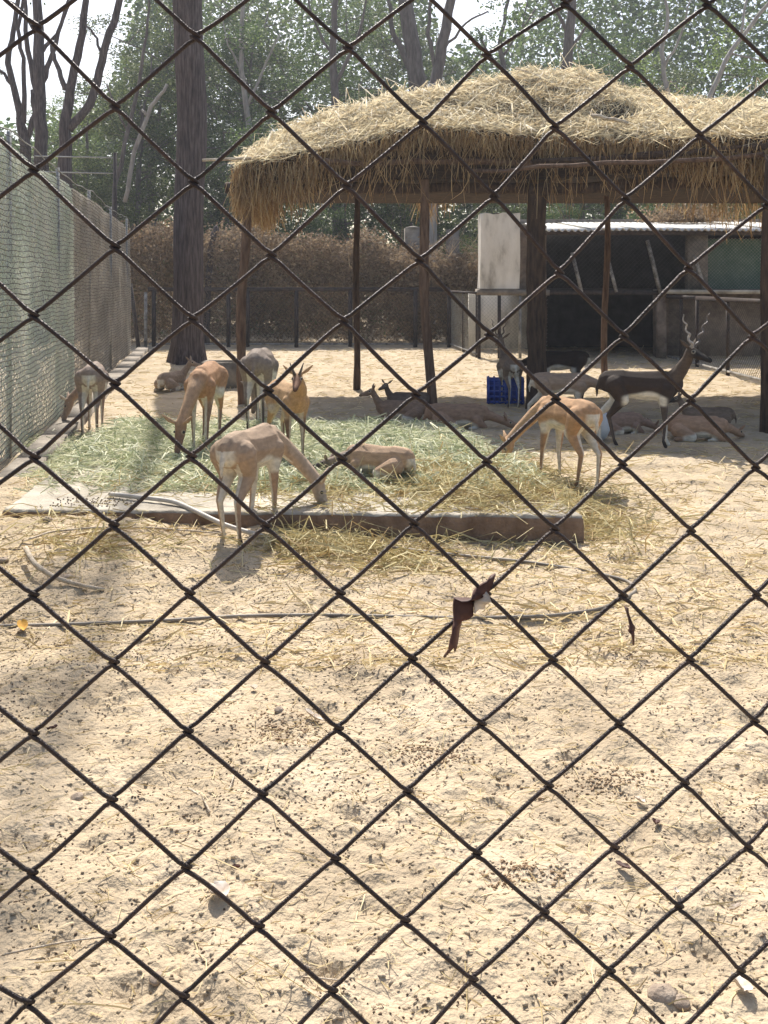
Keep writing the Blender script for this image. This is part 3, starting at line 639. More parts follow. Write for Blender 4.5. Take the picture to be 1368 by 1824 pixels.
stems('forked_tree', 'slender curving grey tree at the far top left, its bare stems splitting low', 28,
      [[(48, 620, 26), (46, 260, 20), (30, 180, 13), (14, 110, 11), (28, 40, 9), (36, -60, 7)], [(46, 250, 12), (62, 205, 9), (58, 160, 8)], [(42, 220, 10), (42, 120, 8), (32, 50, 7), (50, -40, 5)],
       [(20, 150, 7), (-10, 120, 5), (-60, 100, 4)]], 'bark')
stems('forked_tree', 'dark tree parting into a wide fork left of the big trunk', 26,
      [[(118, 620, 32), (117, 290, 26), (118, 215, 20), (130, 140, 16), (146, 60, 14), (160, -60, 10)], [(122, 230, 16), (160, 185, 15), (182, 110, 14), (202, 40, 13), (228, -60, 10)],
       [(118, 160, 10), (100, 115, 8), (92, 80, 6)], [(185, 100, 6), (165, 60, 4), (150, 40, 3)]], 'bark', [(170, -60, 60), (250, -50, 60)], 'leaf_a')
stems('pale_sapling', 'thin pale leaning sapling between the forked tree and the big trunk', 30, [[(222, 360, 8), (240, 270, 8), (268, 190, 7), (298, 150, 5)], [(262, 205, 5), (252, 195, 4)]], 'bark_pale')
stems('slanting_tree', 'thick slanting trunk above the left slope of the thatch', 36, [[(775, 620, 40), (752, 200, 34), (735, 90, 28), (716, -30, 24)], [(745, 150, 14), (700, 60, 9), (690, -20, 6)]], 'bark_far', [(680, 20, 60), (740, -40, 70)], 'leaf_a')
stems('pale_tree', 'pale smooth trunk standing in the bright sky gap above the thatch', 34, [[(755, 620, 36), (772, 170, 22), (788, 80, 19), (812, -40, 14)], [(778, 130, 8), (762, 60, 7), (770, -30, 5)], [(790, 90, 6), (830, 40, 4), (870, 20, 3)]], 'bark_far', [(880, 0, 45), (840, 160, 20), (905, 60, 45)], 'leaf_b')
stems('straight_tree', 'straight dark trunk rising above the highest point of the thatch', 34, [[(1008, 620, 30), (1010, 120, 20), (1018, 0, 15), (1020, -60, 12)], [(1012, 60, 8), (985, 10, 5), (960, -30, 3)], [(1014, 90, 6), (1050, 40, 4)]], 'bark_far')
stems('thin_tree', 'thin twisted grey stem at the upper right above the thatch', 33, [[(1192, 600, 14), (1190, 170, 9), (1178, 95, 8), (1190, 30, 6), (1180, -30, 5)], [(1184, 120, 5), (1215, 60, 4), (1230, 0, 3)]], 'bark_pale')
stems('thin_tree', 'pale slanting branchy stem near the top right corner', 33, [[(1240, 500, 12), (1265, 170, 9), (1300, 90, 8), (1345, 35, 7), (1380, -10, 5)], [(1320, 60, 5), (1330, 0, 4)], [(1300, 95, 4), (1368, 110, 3)]], 'bark_pale')
stems('slim_tree', 'slim dark straight stem high above the left slope of the thatch', 35, [[(596, 620, 22), (600, 220, 15), (592, 80, 12), (600, -40, 9)], [(598, 150, 7), (640, 60, 5), (655, -20, 3)], [(596, 110, 6), (560, 40, 4), (545, -20, 3)]], 'bark_far')
stems('slim_tree', 'slim grey stem with raised twigs in the trees right of the big trunk', 36, [[(452, 620, 16), (446, 250, 11), (430, 120, 9), (436, -40, 6)], [(440, 190, 6), (475, 110, 4), (500, 60, 3)], [(436, 140, 5), (405, 80, 3), (395, 20, 2)]], 'bark_pale')
stems('slim_tree', 'thin pale stem leaning right behind the forked tree', 32, [[(196, 600, 12), (205, 330, 8), (240, 180, 7), (262, 60, 5), (268, -30, 4)], [(225, 230, 4), (190, 150, 3)]], 'bark_far')
stems('twiggy_tree', 'dark twiggy bare tree in the sky gap above the thatch', 38, [[(905, 620, 18), (900, 150, 12), (890, 80, 8), (905, 0, 6), (900, -40, 4)], [(898, 130, 6), (870, 95, 4), (850, 50, 3)], [(895, 100, 5), (930, 50, 4), (955, 15, 3)], [(870, 95, 3), (845, 100, 2)], [(930, 50, 3), (940, 0, 2)]], 'bark_far', [(860, 60, 26), (920, 30, 30), (840, 110, 18)], 'leaf_b')
stems('bent_stick_tree', 'crooked dark stump standing behind the low fence right of the big trunk', 26.5, [[(368, 620, 12), (370, 500, 11), (374, 445, 11), (384, 415, 12), (388, 405, 10)]], 'bark')
stems('grey_trunk', 'pale grey trunk seen under the thatch behind the leaning middle post', 30, [[(765, 610, 26), (766, 400, 24), (768, 300, 22), (772, 150, 20)]], 'bark_pale')
# a wood far behind
n = 250000; y = rng.uniform(56, 74, n); x = rng.uniform(-1, 1, n) * y * .62
hpx = x / y * FPX + CX; hh = np.interp(hpx, [-400, 60, 190, 260, 740, 790, 900, 950, 1240, 1300, 1800], [11, 11.5, 14, 24, 24, 15.5, 17, 23, 23.5, 24, 24]) * (.86 + .28 * vnoise(x * .35, y * .3, 51))
dk = rng.random(n) < .25 + .9 * vnoise(x * .5, hh * 0 + y * .2, 55); x = x[dk]; y = y[dk]; hh = hh[dk]; n = len(x)
C = np.column_stack([x, y, hh * rng.random(n) ** .8]); V, F = leaves(C, np.full(n, .2), .3, .55)
tag(link('far_wood', make_mesh('far_wood', V, F), M['leaf_b']), 'hazy green wood in the far distance behind the enclosure', 'woodland', kind='stuff')
# low scrub in front of the wood
n = 30000; x = rng.uniform(-22, 24, n); y = rng.uniform(29, 36, n); hh = 1.4 + 1.9 * vnoise(x * .6, y * .5, 61)
V, F = leaves(np.column_stack([x, y, hh * rng.random(n) ** .7]), np.full(n, .085), .2, .6)
tag(link('scrub', make_mesh('scrub', V, F), M['leaf_b']), 'green undergrowth between the dry hedge and the trees', 'undergrowth', kind='stuff')
# dry creeper hedge behind the low fence
def hedge(n, x0, x1, y0, y1, topf, m_, size):
    x = rng.uniform(x0, x1, n); y = rng.uniform(y0, y1, n); t = topf(x) + .55 * (vnoise(x * 1.7, y * 2, 71) - .6) + .2 * (vnoise(x * 6, y * 3, 72) - .5) + .1 * rng.normal(0, 1, n)
    z = t * rng.random(n) ** .65; y = np.where(z < 1.35 + .3 * vnoise(x * 1.5, x * 0, 3), y1 - .5 + (y - y0) * .4, y)
    return leaves(np.column_stack([x, y, z]), np.full(n, size), .1, .65)
hx = lambda px: (px - CX) * 27 / FPX
HX = [hx(p) for p in (180, 240, 400, 470, 560, 610, 640, 652, 668, 690, 740, 800, 860, 900)]; HZ = [3.25, 3.3, 3.2, 3.2, 2.98, 2.75, 3.0, 3.2, 3.1, 2.75, 2.62, 2.5, 2.4, 2.2]
V, F = hedge(52000, hx(180), hx(880), 26.2, 27.8, lambda x: np.interp(x, HX, HZ), 'leaf_dry', .05)
V2, F2 = strands(np.column_stack([rng.uniform(hx(180), hx(880), 5000), rng.uniform(26.2, 27, 5000), rng.uniform(.2, 2.7, 5000)]), rng.normal(0, 1, (5000, 3)), rng.uniform(.3, .9, 5000), np.full(5000, .012), .4)
tag(link('dry_hedge', make_mesh('dry_hedge', np.concatenate([V, V2]), np.concatenate([F, F2 + len(V)])), M['leaf_dry']), 'dead brown creeper hedge behind the low back fence', 'hedge', kind='stuff')
for px, pyt, w, h, lb in ((735, 410, 28, 3.0, 'round-topped grey concrete post rising from the dry hedge'), (806, 412, 24, 3.0, 'square grey concrete post right of the round-topped one')):
    p = W(px, pyt, 28.3); wd = w * 28.3 / FPX; t = thing('concrete_post', lb, 'post', (p[0], 28.3, 0))
    MB().box((0, 0, p[2] / 2), (wd, wd * .8, p[2] + .1), jitter=.01).build('shaft', M['kerb'], t)
    if px == 735: MB().tube([(0, 0, p[2] + .05), (0, 0, p[2] + .09), (0, 0, p[2] + .12)], [wd * .5, wd * .4, wd * .12], 10).build('cap', M['kerb'], t)

# the big trunk
bt = thing('tall_tree', 'big straight dark-barked tree trunk rising out of the picture behind the tan doe', 'tree', tuple(G(333, 646)))
bb = A(*bt.location); mb = MB(); H = 24; n = 60; sides = 26; V = []
for k in range(n + 1):
    t = k / n; z = -.3 + (H + .3) * t ** 1.2; r = np.interp(z, [-.3, 0, .4, 1.2, 2.4, 8.2, 10.2, 14, 24], [.46, .42, .355, .325, .315, .31, .16, .075, .04])
    cxx = np.interp(z, [0, 2, 4.5, 8, 24], [0, .02, .10, .02, -.1]) + .02 * math.sin(z * 1.4)
    for s in range(sides):
        a = 2 * math.pi * s / sides
        rr = r * (1 + .10 * (vnoise(math.cos(a) * 5 + 20, math.sin(a) * 5 + z * .35, 81) - .5) + .09 * (vnoise(a * 6, z * 1.1, 82) - .5)) * (1 + .13 * math.exp(-max(z, 0) * 3) * math.cos(a * 4 + 1))
        V.append((cxx + rr * math.cos(a), rr * math.sin(a), z))
F = [[k * sides + s, k * sides + (s + 1) % sides, (k + 1) * sides + (s + 1) % sides, (k + 1) * sides + s] for k in range(n) for s in range(sides)]
mb.add(V, F).build('trunk', M['bark'], bt, smooth=True)
mb = MB(); cs = []; rs = []
BR = [(18.0, 3.6, 1.6, .05), (20.2, 2.9, 2.2, .06), (19.4, 3.3, 1.9, .05), (21.5, 3.0, 2.0, .05), (22.6, .1, 2.6, .06), (23.4, 2.6, 2.2, .05), (24, 3.6, 2.0, .05), (24, -.2, 2.2, .04)]
for (z, az, ln, r) in BR:
    p = A(0, 0, z); q = p + A(math.cos(az) * ln, math.sin(az) * ln, ln * .8); bp = branch_pts(p, q, 7, .07); MB().tube(bp, np.linspace(r, .02, 8), 6).build('branch', M['bark'], bt, smooth=True)
    for s in (4, 5, 6, 7):
        for _ in range(2): cs.append(bp[s] + rng.normal(0, .5, 3)); rs.append(rng.uniform(.2, .42))

V, F = clumps(cs, rs, 60, .06); link('crown', make_mesh('crown', V, F), M['leaf_b'], bt)

# rails and post above the tall fence
fr = thing('rail_frame', 'dark upright with two thin rails standing beyond the tall fence', 'frame', tuple(W(205, 620, 24))); rb = A(*fr.location); fr.location.z = 0; rb[2] = 0
MB().tube([A(0, 0, -.1), W(205, 272, 24) - rb], .05, 6).build('post', M['iron'], fr)
for yy in (281, 309): MB().tube([W(205, yy, 24) - rb, W(60, yy - 3, 26.5) - rb], .02, 6).build('rail', M['steel'], fr)

# ------------------------------------------------------------------ troughs, crate, bowl
tr = thing('water_trough', 'grey concrete water trough beside the big tree trunk', 'trough', tuple(G(396, 690)))
for (c, s, nm) in (((0, -.22, .2), (.62, .06, .46), 'wall'), ((0, .22, .2), (.62, .06, .46), 'wall'), ((-.28, 0, .2), (.06, .38, .46), 'wall'), ((.28, 0, .2), (.06, .38, .46), 'wall'), ((0, 0, .03), (.5, .38, .06), 'base')):
    MB().box(c, s, jitter=.003).build(nm, M['kerb'], tr)
cr = thing('plastic_crate', 'blue plastic crate on its side beside the thick middle post', 'crate', (float(G(900, 717)[0]) + .0, DG(717), 0), math.radians(-6))
w_, d_, h_ = .50, .36, .36
for zz in np.linspace(.03, h_ - .03, 5):
    for (c, s) in (((0, -d_ / 2, zz), (w_, .018, .028)), ((0, d_ / 2, zz), (w_, .018, .028)), ((-w_ / 2, 0, zz), (.018, d_ - .02, .028)), ((w_ / 2, 0, zz), (.018, d_ - .02, .028))): MB().box(c, s).build('slat', M['crate'], cr)
for xx in np.linspace(-w_ / 2 + .012, w_ / 2 - .012, 7):
    for yy in (-d_ / 2 - .004, d_ / 2 + .004): MB().box((xx, yy, h_ / 2), (.024, .022, h_)).build('rib', M['crate'], cr)
for yy in np.linspace(-d_ / 2 + .06, d_ / 2 - .06, 3):
    for xx in (-w_ / 2 - .004, w_ / 2 + .004): MB().box((xx, yy, h_ / 2), (.022, .024, h_)).build('rib', M['crate'], cr)
MB().box((0, .0, .012), (w_ - .03, d_ - .03, .012)).build('base', M['crate'], cr)
MB().box((0, d_ / 2 - .03, h_ / 2), (w_ - .04, .01, h_ - .04)).build('panel', M['crate'], cr)
bw = thing('feeding_bowl', 'pale blue round bowl lying tipped behind the grazing doe', 'bowl', tuple(G(1064, 790)))
V = []; m = 20; prof = [(0, .0), (.12, .01), (.165, .10), (.18, .2), (.17, .2), (.155, .1), (.11, .02), (0, .02)]
for r, z in prof:
    for s in range(m): a = 2 * math.pi * s / m; V.append((r * math.cos(a), r * math.sin(a), z))
V = np.array(V); c, s = math.cos(-1.0), math.sin(-1.0); V = V @ np.array([[1, 0, 0], [0, c, s], [0, -s, c]]); V[:, 2] -= V[:, 2].min() - .005
o = MB().add(V, [[k * m + q, k * m + (q + 1) % m, (k + 1) * m + (q + 1) % m, (k + 1) * m + q] for k in range(len(prof) - 1) for q in range(m)]).build('basin', M['bowl'], bw, smooth=True)

# ------------------------------------------------------------------ fodder, straw, droppings, hose, sticks
def scatter_poly(n, px0, px1, py0, py1, z, dens):
    x = rng.uniform(px0, px1, n * 3); y = rng.uniform(py0, py1, n * 3); d = DG(y, z); k = rng.random(n * 3) < dens(x, y); x, d, y = x[k][:n], d[k][:n], y[k][:n]
    return (x - CX) * d / FPX, d, x, y
def blob(x, y, cx, cy, rx, ry): return np.exp(-((x - cx) / rx) ** 2 - ((y - cy) / ry) ** 2)
def dens_green(x, y):
    d = 1.1 * blob(x, y, 190, 800, 190, 48) + 1.0 * blob(x, y, 430, 820, 200, 52) + 1.0 * blob(x, y, 640, 790, 170, 45) + .8 * blob(x, y, 800, 840, 150, 45) + .7 * blob(x, y, 900, 860, 70, 25) + .5 * blob(x, y, 620, 880, 300, 20)
    return np.clip(d * (.35 + .9 * vnoise(x * .03, y * .06, 91)), 0, 1) * (y < 893) * (y > 764 - 12 * (x < 480))
def lay(n, px0, px1, py0, py1, dens, zlo, thick, L, wd, m_, name, label, cat, lift=.18, bend=.3):
    x, d, px, py = scatter_poly(n, px0, px1, py0, py1, .12, dens); n = len(x)
    inp = in_plat(x, d); base = np.where(inp, PLAT_Z, gsamp(x, d)); th = thick * dens(px, py)
    z = base + .004 + rng.random(n) * th
    D = np.column_stack([rng.normal(0, 1.2, n), rng.normal(0, 1, n), rng.normal(0, lift, n)])
    ln = rng.uniform(*L, n); Dn = D / np.linalg.norm(D, axis=1)[:, None]; P = np.column_stack([x, d, z]) - Dn * (ln * .5)[:, None]
    P[:, 2] = np.maximum(P[:, 2], base + .002)
    V, F = strands(P, D, ln, rng.uniform(*wd, n), bend)
    return tag(link(name, make_mesh(name, V, F), M[m_]), label, cat, kind='stuff')
lay(21000, 40, 960, 750, 895, dens_green, .18, .075, (.06, .26), (.005, .013), 'fodder', 'green_fodder', 'heap of cut green fodder grass spread over the platform', 'fodder')
def dens_dry(x, y):
    d = .5 * blob(x, y, 620, 870, 330, 32) + .9 * blob(x, y, 820, 880, 160, 40) + .3 * blob(x, y, 960, 850, 80, 50) + .7 * blob(x, y, 640, 960, 130, 26) + .6 * blob(x, y, 540, 950, 60, 22) + .35 * blob(x, y, 1090, 920, 60, 30) + .35 * blob(x, y, 900, 880, 200, 60) + .25 * blob(x, y, 150, 960, 170, 30)
    return np.clip(d * (.3 + vnoise(x * .02, y * .05, 95)), 0, 1)
lay(15000, 20, 1240, 770, 1010, dens_dry, 0, .07, (.06, .34), (.004, .010), 'litter', 'straw_litter', 'dry yellow hay strewn over and in front of the platform', 'straw', lift=.22)
# straw over the open ground
n = 26000; y = 4.3 + 20 * rng.random(n) ** 1.15; x = rng.uniform(-1, 1, n) * (y * .46) + .25; k = ~in_plat(x, y) & (x > -6.05 - .182 * (y - 22.9) + .4) & (rng.random(n) < .25 + .9 * vnoise(x * 1.1, y * 1.3, 101)); x, y = x[k], y[k]; n = len(x)
D = np.column_stack([rng.normal(0, 1.3, n), rng.normal(0, 1, n), rng.normal(0, .10, n)]); L = rng.uniform(.04, .22, n)
Dn = D / np.linalg.norm(D, axis=1)[:, None]; P = np.column_stack([x, y, gsamp(x, y) + .007]) - Dn * (L * .5)[:, None]; P[:, 2] = np.maximum(P[:, 2], gsamp(P[:, 0], P[:, 1]) + .003)
V, F = strands(P, D, L, rng.uniform(.003, .008, n) * (1 + y * .03), .2)
tag(link('scattered_straw', make_mesh('scattered_straw', V, F), M['straw']), 'bits of dry straw scattered thickly over the open sandy ground', 'straw', kind='stuff')
n = 5200; y = 1.8 + 4.3 * rng.random(n) ** .8; x = rng.uniform(-1, 1, n) * y * .46
D = np.column_stack([rng.normal(0, 1.2, n), rng.normal(0, 1, n), rng.normal(0, .06, n)]); L = np.where(rng.random(n) < .06, rng.uniform(.12, .3, n), rng.uniform(.015, .09, n))
Dn = D / np.linalg.norm(D, axis=1)[:, None]; P = np.column_stack([x, y, gsamp(x, y) + .004]) - Dn * (L * .5)[:, None]; P[:, 2] = np.maximum(P[:, 2], gsamp(P[:, 0], P[:, 1]) + .002)
V, F = strands(P, D, L, rng.uniform(.0015, .0038, n), .25, 3)
tag(link('straw_bits', make_mesh('straw_bits', V, F), M['straw']), 'short pale straw bits on the near sand', 'straw', kind='stuff')
n = 30000; y = 1.7 + 6.5 * rng.random(n) ** .85; x = rng.uniform(-1, 1, n) * (y * .47)
dn = vnoise(x * 1.6, y * 2.2, 111) * .7 + vnoise(x * 7, y * 8, 112) * .6; k = (rng.random(n) < np.clip(dn * 1.9 - 1.08, 0.03, 1)) & ~in_plat(x, y); x, y = x[k], y[k]; n = len(x)
V, F = pebbles(np.column_stack([x, y, gsamp(x, y) + .001]), rng.uniform(.0028, .0056, n), .8)
tag(link('droppings', make_mesh('droppings', V, F), M['pellet']), 'small dark droppings peppered over the sandy ground', 'droppings', kind='stuff')
M['dung'] = mat('trodden_dung', (.20, .12, .07), (.46, .34, .21), island=True, rough=.9)
C = []
for px, py, w_, h_, k in ((505, 1300, 60, 26, 420), (770, 1338, 50, 20, 300), (1070, 1400, 70, 20, 320), (1100, 1160, 40, 10, 160), (620, 1180, 30, 8, 80), (930, 1560, 50, 14, 160)):
    a = rng.normal(px, w_ * .8, k); b = rng.normal(py, h_ * .8, k); d_ = DG(b); xx_ = (a - CX) * d_ / FPX; C.append(np.column_stack([xx_, d_, gsamp(xx_, d_) + .002]))
C = np.concatenate(C); V, F = pebbles(C, rng.uniform(.002, .007, len(C)) * rng.uniform(.5, 1.4, len(C)), .6)
tag(link('dung_crumbs', make_mesh('dung_crumbs', V, F), M['dung']), 'reddish brown crumbled dung patches on the near sand', 'dung', kind='stuff')
n = 9000; y = 1.7 + 4 * rng.random(n); x = rng.uniform(-1, 1, n) * (y * .47)
V, F = pebbles(np.column_stack([x, y, gsamp(x, y)]), rng.uniform(.003, .010, n), .6)
tag(link('sand_clods', make_mesh('sand_clods', V, F), M['sand']), 'small crumbs of sand and earth on the near ground', 'sand crumbs', kind='stuff')
n = 110; x = rng.uniform(-2.35, -1.75, n); y = rng.uniform(6.62, 6.9, n)
V, F = pebbles(np.column_stack([x, y, np.full(n, PLAT_Z + .004)]), np.full(n, .007), .8)
tag(link('platform_droppings', make_mesh('platform_droppings', V, F), M['pellet']), 'dark droppings on the bare left front corner of the platform', 'droppings', kind='stuff')

def ground_line(pxs, r, lift=.0, m=26):
    k = np.linspace(0, len(pxs) - 1, m); xs = np.interp(k, np.arange(len(pxs)), [p[0] for p in pxs]); ys = np.interp(k, np.arange(len(pxs)), [p[1] for p in pxs])
    xs = np.convolve(np.pad(xs, 1, 'edge'), [.25, .5, .25], 'valid'); ys = np.convolve(np.pad(ys, 1, 'edge'), [.25, .5, .25], 'valid')
    P = []
    for a, b in zip(xs, ys):
        p = G(a, b, .02); z = float(gz(p[0], p[1])); p = G(a, b, z + r); P.append(A(p[0], p[1], z + r * .8 + lift))
    return np.array(P)
def lying(name, label, cat, pxs, r, m_, taper=1.0, m=26, wob=.03):
    P = ground_line(pxs, r, .004, m); b = A(P[0][0], P[0][1], 0); o = MB().tube(P - b, np.linspace(r, r * taper, len(P)), 8, wob=wob).build(name, M[m_], smooth=True); o.location = b; return tag(o, label, cat)
lying('garden_hose', 'long dusty black hose lying across the sand and looping back at the right', 'hose',
      [(-60, 1116), (0, 1116), (130, 1113), (300, 1106), (420, 1098), (560, 1096), (700, 1099), (850, 1102), (980, 1098), (1060, 1088), (1110, 1070), (1135, 1052), (1120, 1036), (1060, 1020), (930, 1000), (800, 988), (665, 972)], .0105, 'hose', m=70, wob=0)
lying('curved_branch', 'peeled pale branch lying bent on the sand at the left', 'branch', [(45, 975), (60, 1005), (95, 1028), (140, 1042), (188, 1051)], .017, 'stick', .6, m=16)
lying('thin_cane', 'thin curved cane lying on the sand in front of the platform', 'cane', [(50, 962), (90, 948), (170, 940), (260, 940), (350, 947), (400, 952)], .007, 'stick', .7, m=30)
P = np.array([W(195, 882, 6.9), W(250, 889, 6.8), (W(310, 897, 6.68)), W(345, 912, 6.5), W(400, 938, 6.3), W(470, 958, 6.2)])
P[:, 2] = np.maximum(P[:, 2], 0.03); P[:3, 2] = PLAT_Z + .02; P[3, 2] = PLAT_Z + .0
k = np.linspace(0, 5, 26); Q = np.stack([np.interp(k, range(6), P[:, j]) for j in range(3)], 1)
for _ in range(3): Q[1:-1] = (Q[:-2] + 2 * Q[1:-1] + Q[2:]) / 4
Q[:, 2] += .008
tag(MB().tube(Q, .016, 10).build('bent_pipe', M['pvc'], smooth=True), 'grey pipe bending over the front edge of the platform left of the front doe', 'pipe')
def crumpled(name, label, cat, px, py, w, l, m_, rz=0, fold=.4, thick=.002, z=.012):
    p = G(px, py); n = 7; us = np.linspace(-1, 1, n); V = []
    for a in us:
        for b in us:
            s = math.sqrt(max(0, 1 - .92 * abs(a) ** 2.2)); V.append((a * l / 2, b * w / 2 * s, fold * w * abs(b) * s + .12 * l * a * a + rng.normal(0, .0015)))
    V = np.array(V); c, s_ = math.cos(rz), math.sin(rz); V = V @ np.array([[c, s_, 0], [-s_, c, 0], [0, 0, 1]]); n2 = n * n
    V = np.concatenate([V, V - A(0, 0, thick)]); F = []
    for i in range(n - 1):
        for j in range(n - 1): q = i * n + j; F += [[q, q + n, q + n + 1, q + 1], [q + n2, q + 1 + n2, q + n + 1 + n2, q + n + n2]]
    o = MB().add(V, F).build(name, M[m_], smooth=True); o.location = (p[0], p[1], float(gsamp(p[0], p[1])) + z - float(V[:, 2].min()) * .3); o.rotation_euler = (rng.normal(0, .15), rng.normal(0, .15), 0); return tag(o, label, cat)
LV = [(390, 1612, .055, .075, 'pale_leaf', 'curled pale leaf with a dark underside near the bottom left'), (557, 1277, .035, .09, 'pale_leaf', 'pale curled leaf beside the reddish scrape in the middle of the sand'),
      (452, 1222, .03, .06, 'pale_leaf', 'small cream leaf on the sand above the reddish scrape'), (40, 1126, .05, .09, 'yellow_leaf', 'orange-yellow leaf beside the hose at the left edge'),
      (1168, 1474, .025, .04, 'dead_leaf', 'small dark brown leaf on the sand at the right'), (1140, 1440, .02, .045, 'pale_leaf', 'small upright cream leaf just above the dark brown one'),
      (1318, 1772, .05, .07, 'pale_leaf', 'whitish papery leaf in the bottom right corner'), (1110, 1560, .02, .05, 'dead_leaf', 'curled brown leaf on the sand right of centre'),
      (420, 1555, .018, .04, 'dead_leaf', 'small reddish leaf above the curled pale leaf at the bottom left'), (1205, 1605, .014, .025, 'pale_leaf', 'tiny white leaf scrap by the lower right wires'),
      (93, 1308, .02, .04, 'dead_leaf', 'small brown leaf in the shade streak at the left'), (770, 1215, .03, .05, 'dead_leaf', 'brown leaf on the sand below the torn leaf'),
      (1310, 1612, .016, .04, 'pale_leaf', 'white leaf scrap near the right edge low down'), (930, 990, .03, .05, 'pale_leaf', 'pale leaf by the looping hose right of centre')]
for px, py, w, l, m_, lb in LV: crumpled('fallen_leaf', lb, 'leaf', px, py, w, l, m_, rng.uniform(0, 3), rng.uniform(.15, .5))
def rock(label, px, py, r, sq=.6):
    p = G(px, py); V = []; n = 12; m = 7
    for i in range(m + 1):
        for j in range(n):
            a = math.pi * i / m; b = 2 * math.pi * j / n; rr = r * (1 + .35 * (float(vnoise(math.cos(b) * 2 + px, math.sin(b) * 2 + i * .6, 6)) - .5)); V.append((rr * math.sin(a) * math.cos(b) * 1.25, rr * math.sin(a) * math.sin(b), rr * math.cos(a) * sq))
    F = [[i * n + j, (i + 1) * n + j, (i + 1) * n + (j + 1) % n, i * n + (j + 1) % n] for i in range(m) for j in range(n)]
    o = MB().add(V, F).build('stone', M['stone'], smooth=True); o.location = (p[0], p[1], float(gsamp(p[0], p[1])) + r * sq * .35); o.rotation_euler = (0, 0, rng.uniform(0, 3)); tag(o, label, 'stone')
for px, py, r, lb in ((137, 1424, .022, 'small brown stone in the shade streak low at the left'), (1182, 1772, .030, 'brown stone in the shaded patch at the bottom right'), (118, 1044, .035, 'flat pale stone by the bent branch at the left'),
                      (85, 968, .028, 'rounded stone between the thin cane and the bent branch'), (497, 1268, .02, 'small stone beside the reddish scrape'), (1212, 1782, .022, 'grey stone right of the brown one at the bottom right'),
                      (278, 1748, .018, 'pale knob of stone at the bottom left'), (5, 1022, .03, 'dark stone at the left edge above the hose')): rock(lb, px, py, r)
for (a, b, c, d_, r, lb) in ((0, 1704, 210, 1668, .003, 'long thin curved straw at the bottom left'), (900, 1700, 700, 1708, .0025, 'long green-yellow straw at the bottom centre'), (395, 1675, 560, 1730, .004, 'pale stalk lying left of the bottom centre'),
                          (335, 1405, 375, 1450, .004, 'short white stalk in the middle left of the sand'), (420, 1375, 385, 1452, .003, 'thin bent white stalk right of the short white one'), (440, 1745, 620, 1750, .003, 'thin straw at the very bottom left of centre'),
                          (1050, 1740, 1075, 1778, .004, 'short pale stalk at the bottom right of centre'), (400, 1785, 520, 1822, .005, 'thick pale stalk in the bottom edge')):
    lying('straw_stalk', lb, 'stalk', [(a, b), ((a + c) / 2 + 6, (b + d_) / 2 - 6), (c, d_)], r, 'stick', .7, m=8, wob=0)

# ------------------------------------------------------------------ antelopes
TAN = (.42, .235, .11); TAN2 = (.50, .32, .17); FAWN = (.36, .25, .16); GREYB = (.20, .15, .115); DARK = (.048, .030, .021); BROWN = (.15, .085, .05); WHITE = (.66, .60, .48); CREAM = (.55, .45, .32); RUST = (.30, .13, .06)
def capsule(p0, r0, p1, r1, n=10):
    p0, p1 = A(*p0), A(*p1); T = p1 - p0; L = np.linalg.norm(T) + 1e-9; T /= L; u = np.cross(T, [0, 0, 1.0])
    if np.linalg.norm(u) < .1: u = np.cross(T, [0, 1.0, 0])
    u /= np.linalg.norm(u); w = np.cross(T, u); a = np.linspace(0, 2 * math.pi, n, endpoint=False); rings = []
    for e in (-90, -60, -30, 0): rings.append((p0 + T * r0 * math.sin(math.radians(e)), max(r0 * math.cos(math.radians(e)), r0 * .02)))
    for e in (0, 30, 60, 90): rings.append((p1 + T * r1 * math.sin(math.radians(e)), max(r1 * math.cos(math.radians(e)), r1 * .02)))
    V = np.concatenate([c + r * (np.cos(a)[:, None] * u + np.sin(a)[:, None] * w) for c, r in rings]); m = len(rings)
    F4 = [[i * n + j, i * n + (j + 1) % n, (i + 1) * n + (j + 1) % n, (i + 1) * n + j] for i in range(m - 1) for j in range(n)]
    return V, F4, [list(range(n))[::-1], list(range((m - 1) * n, m * n))]
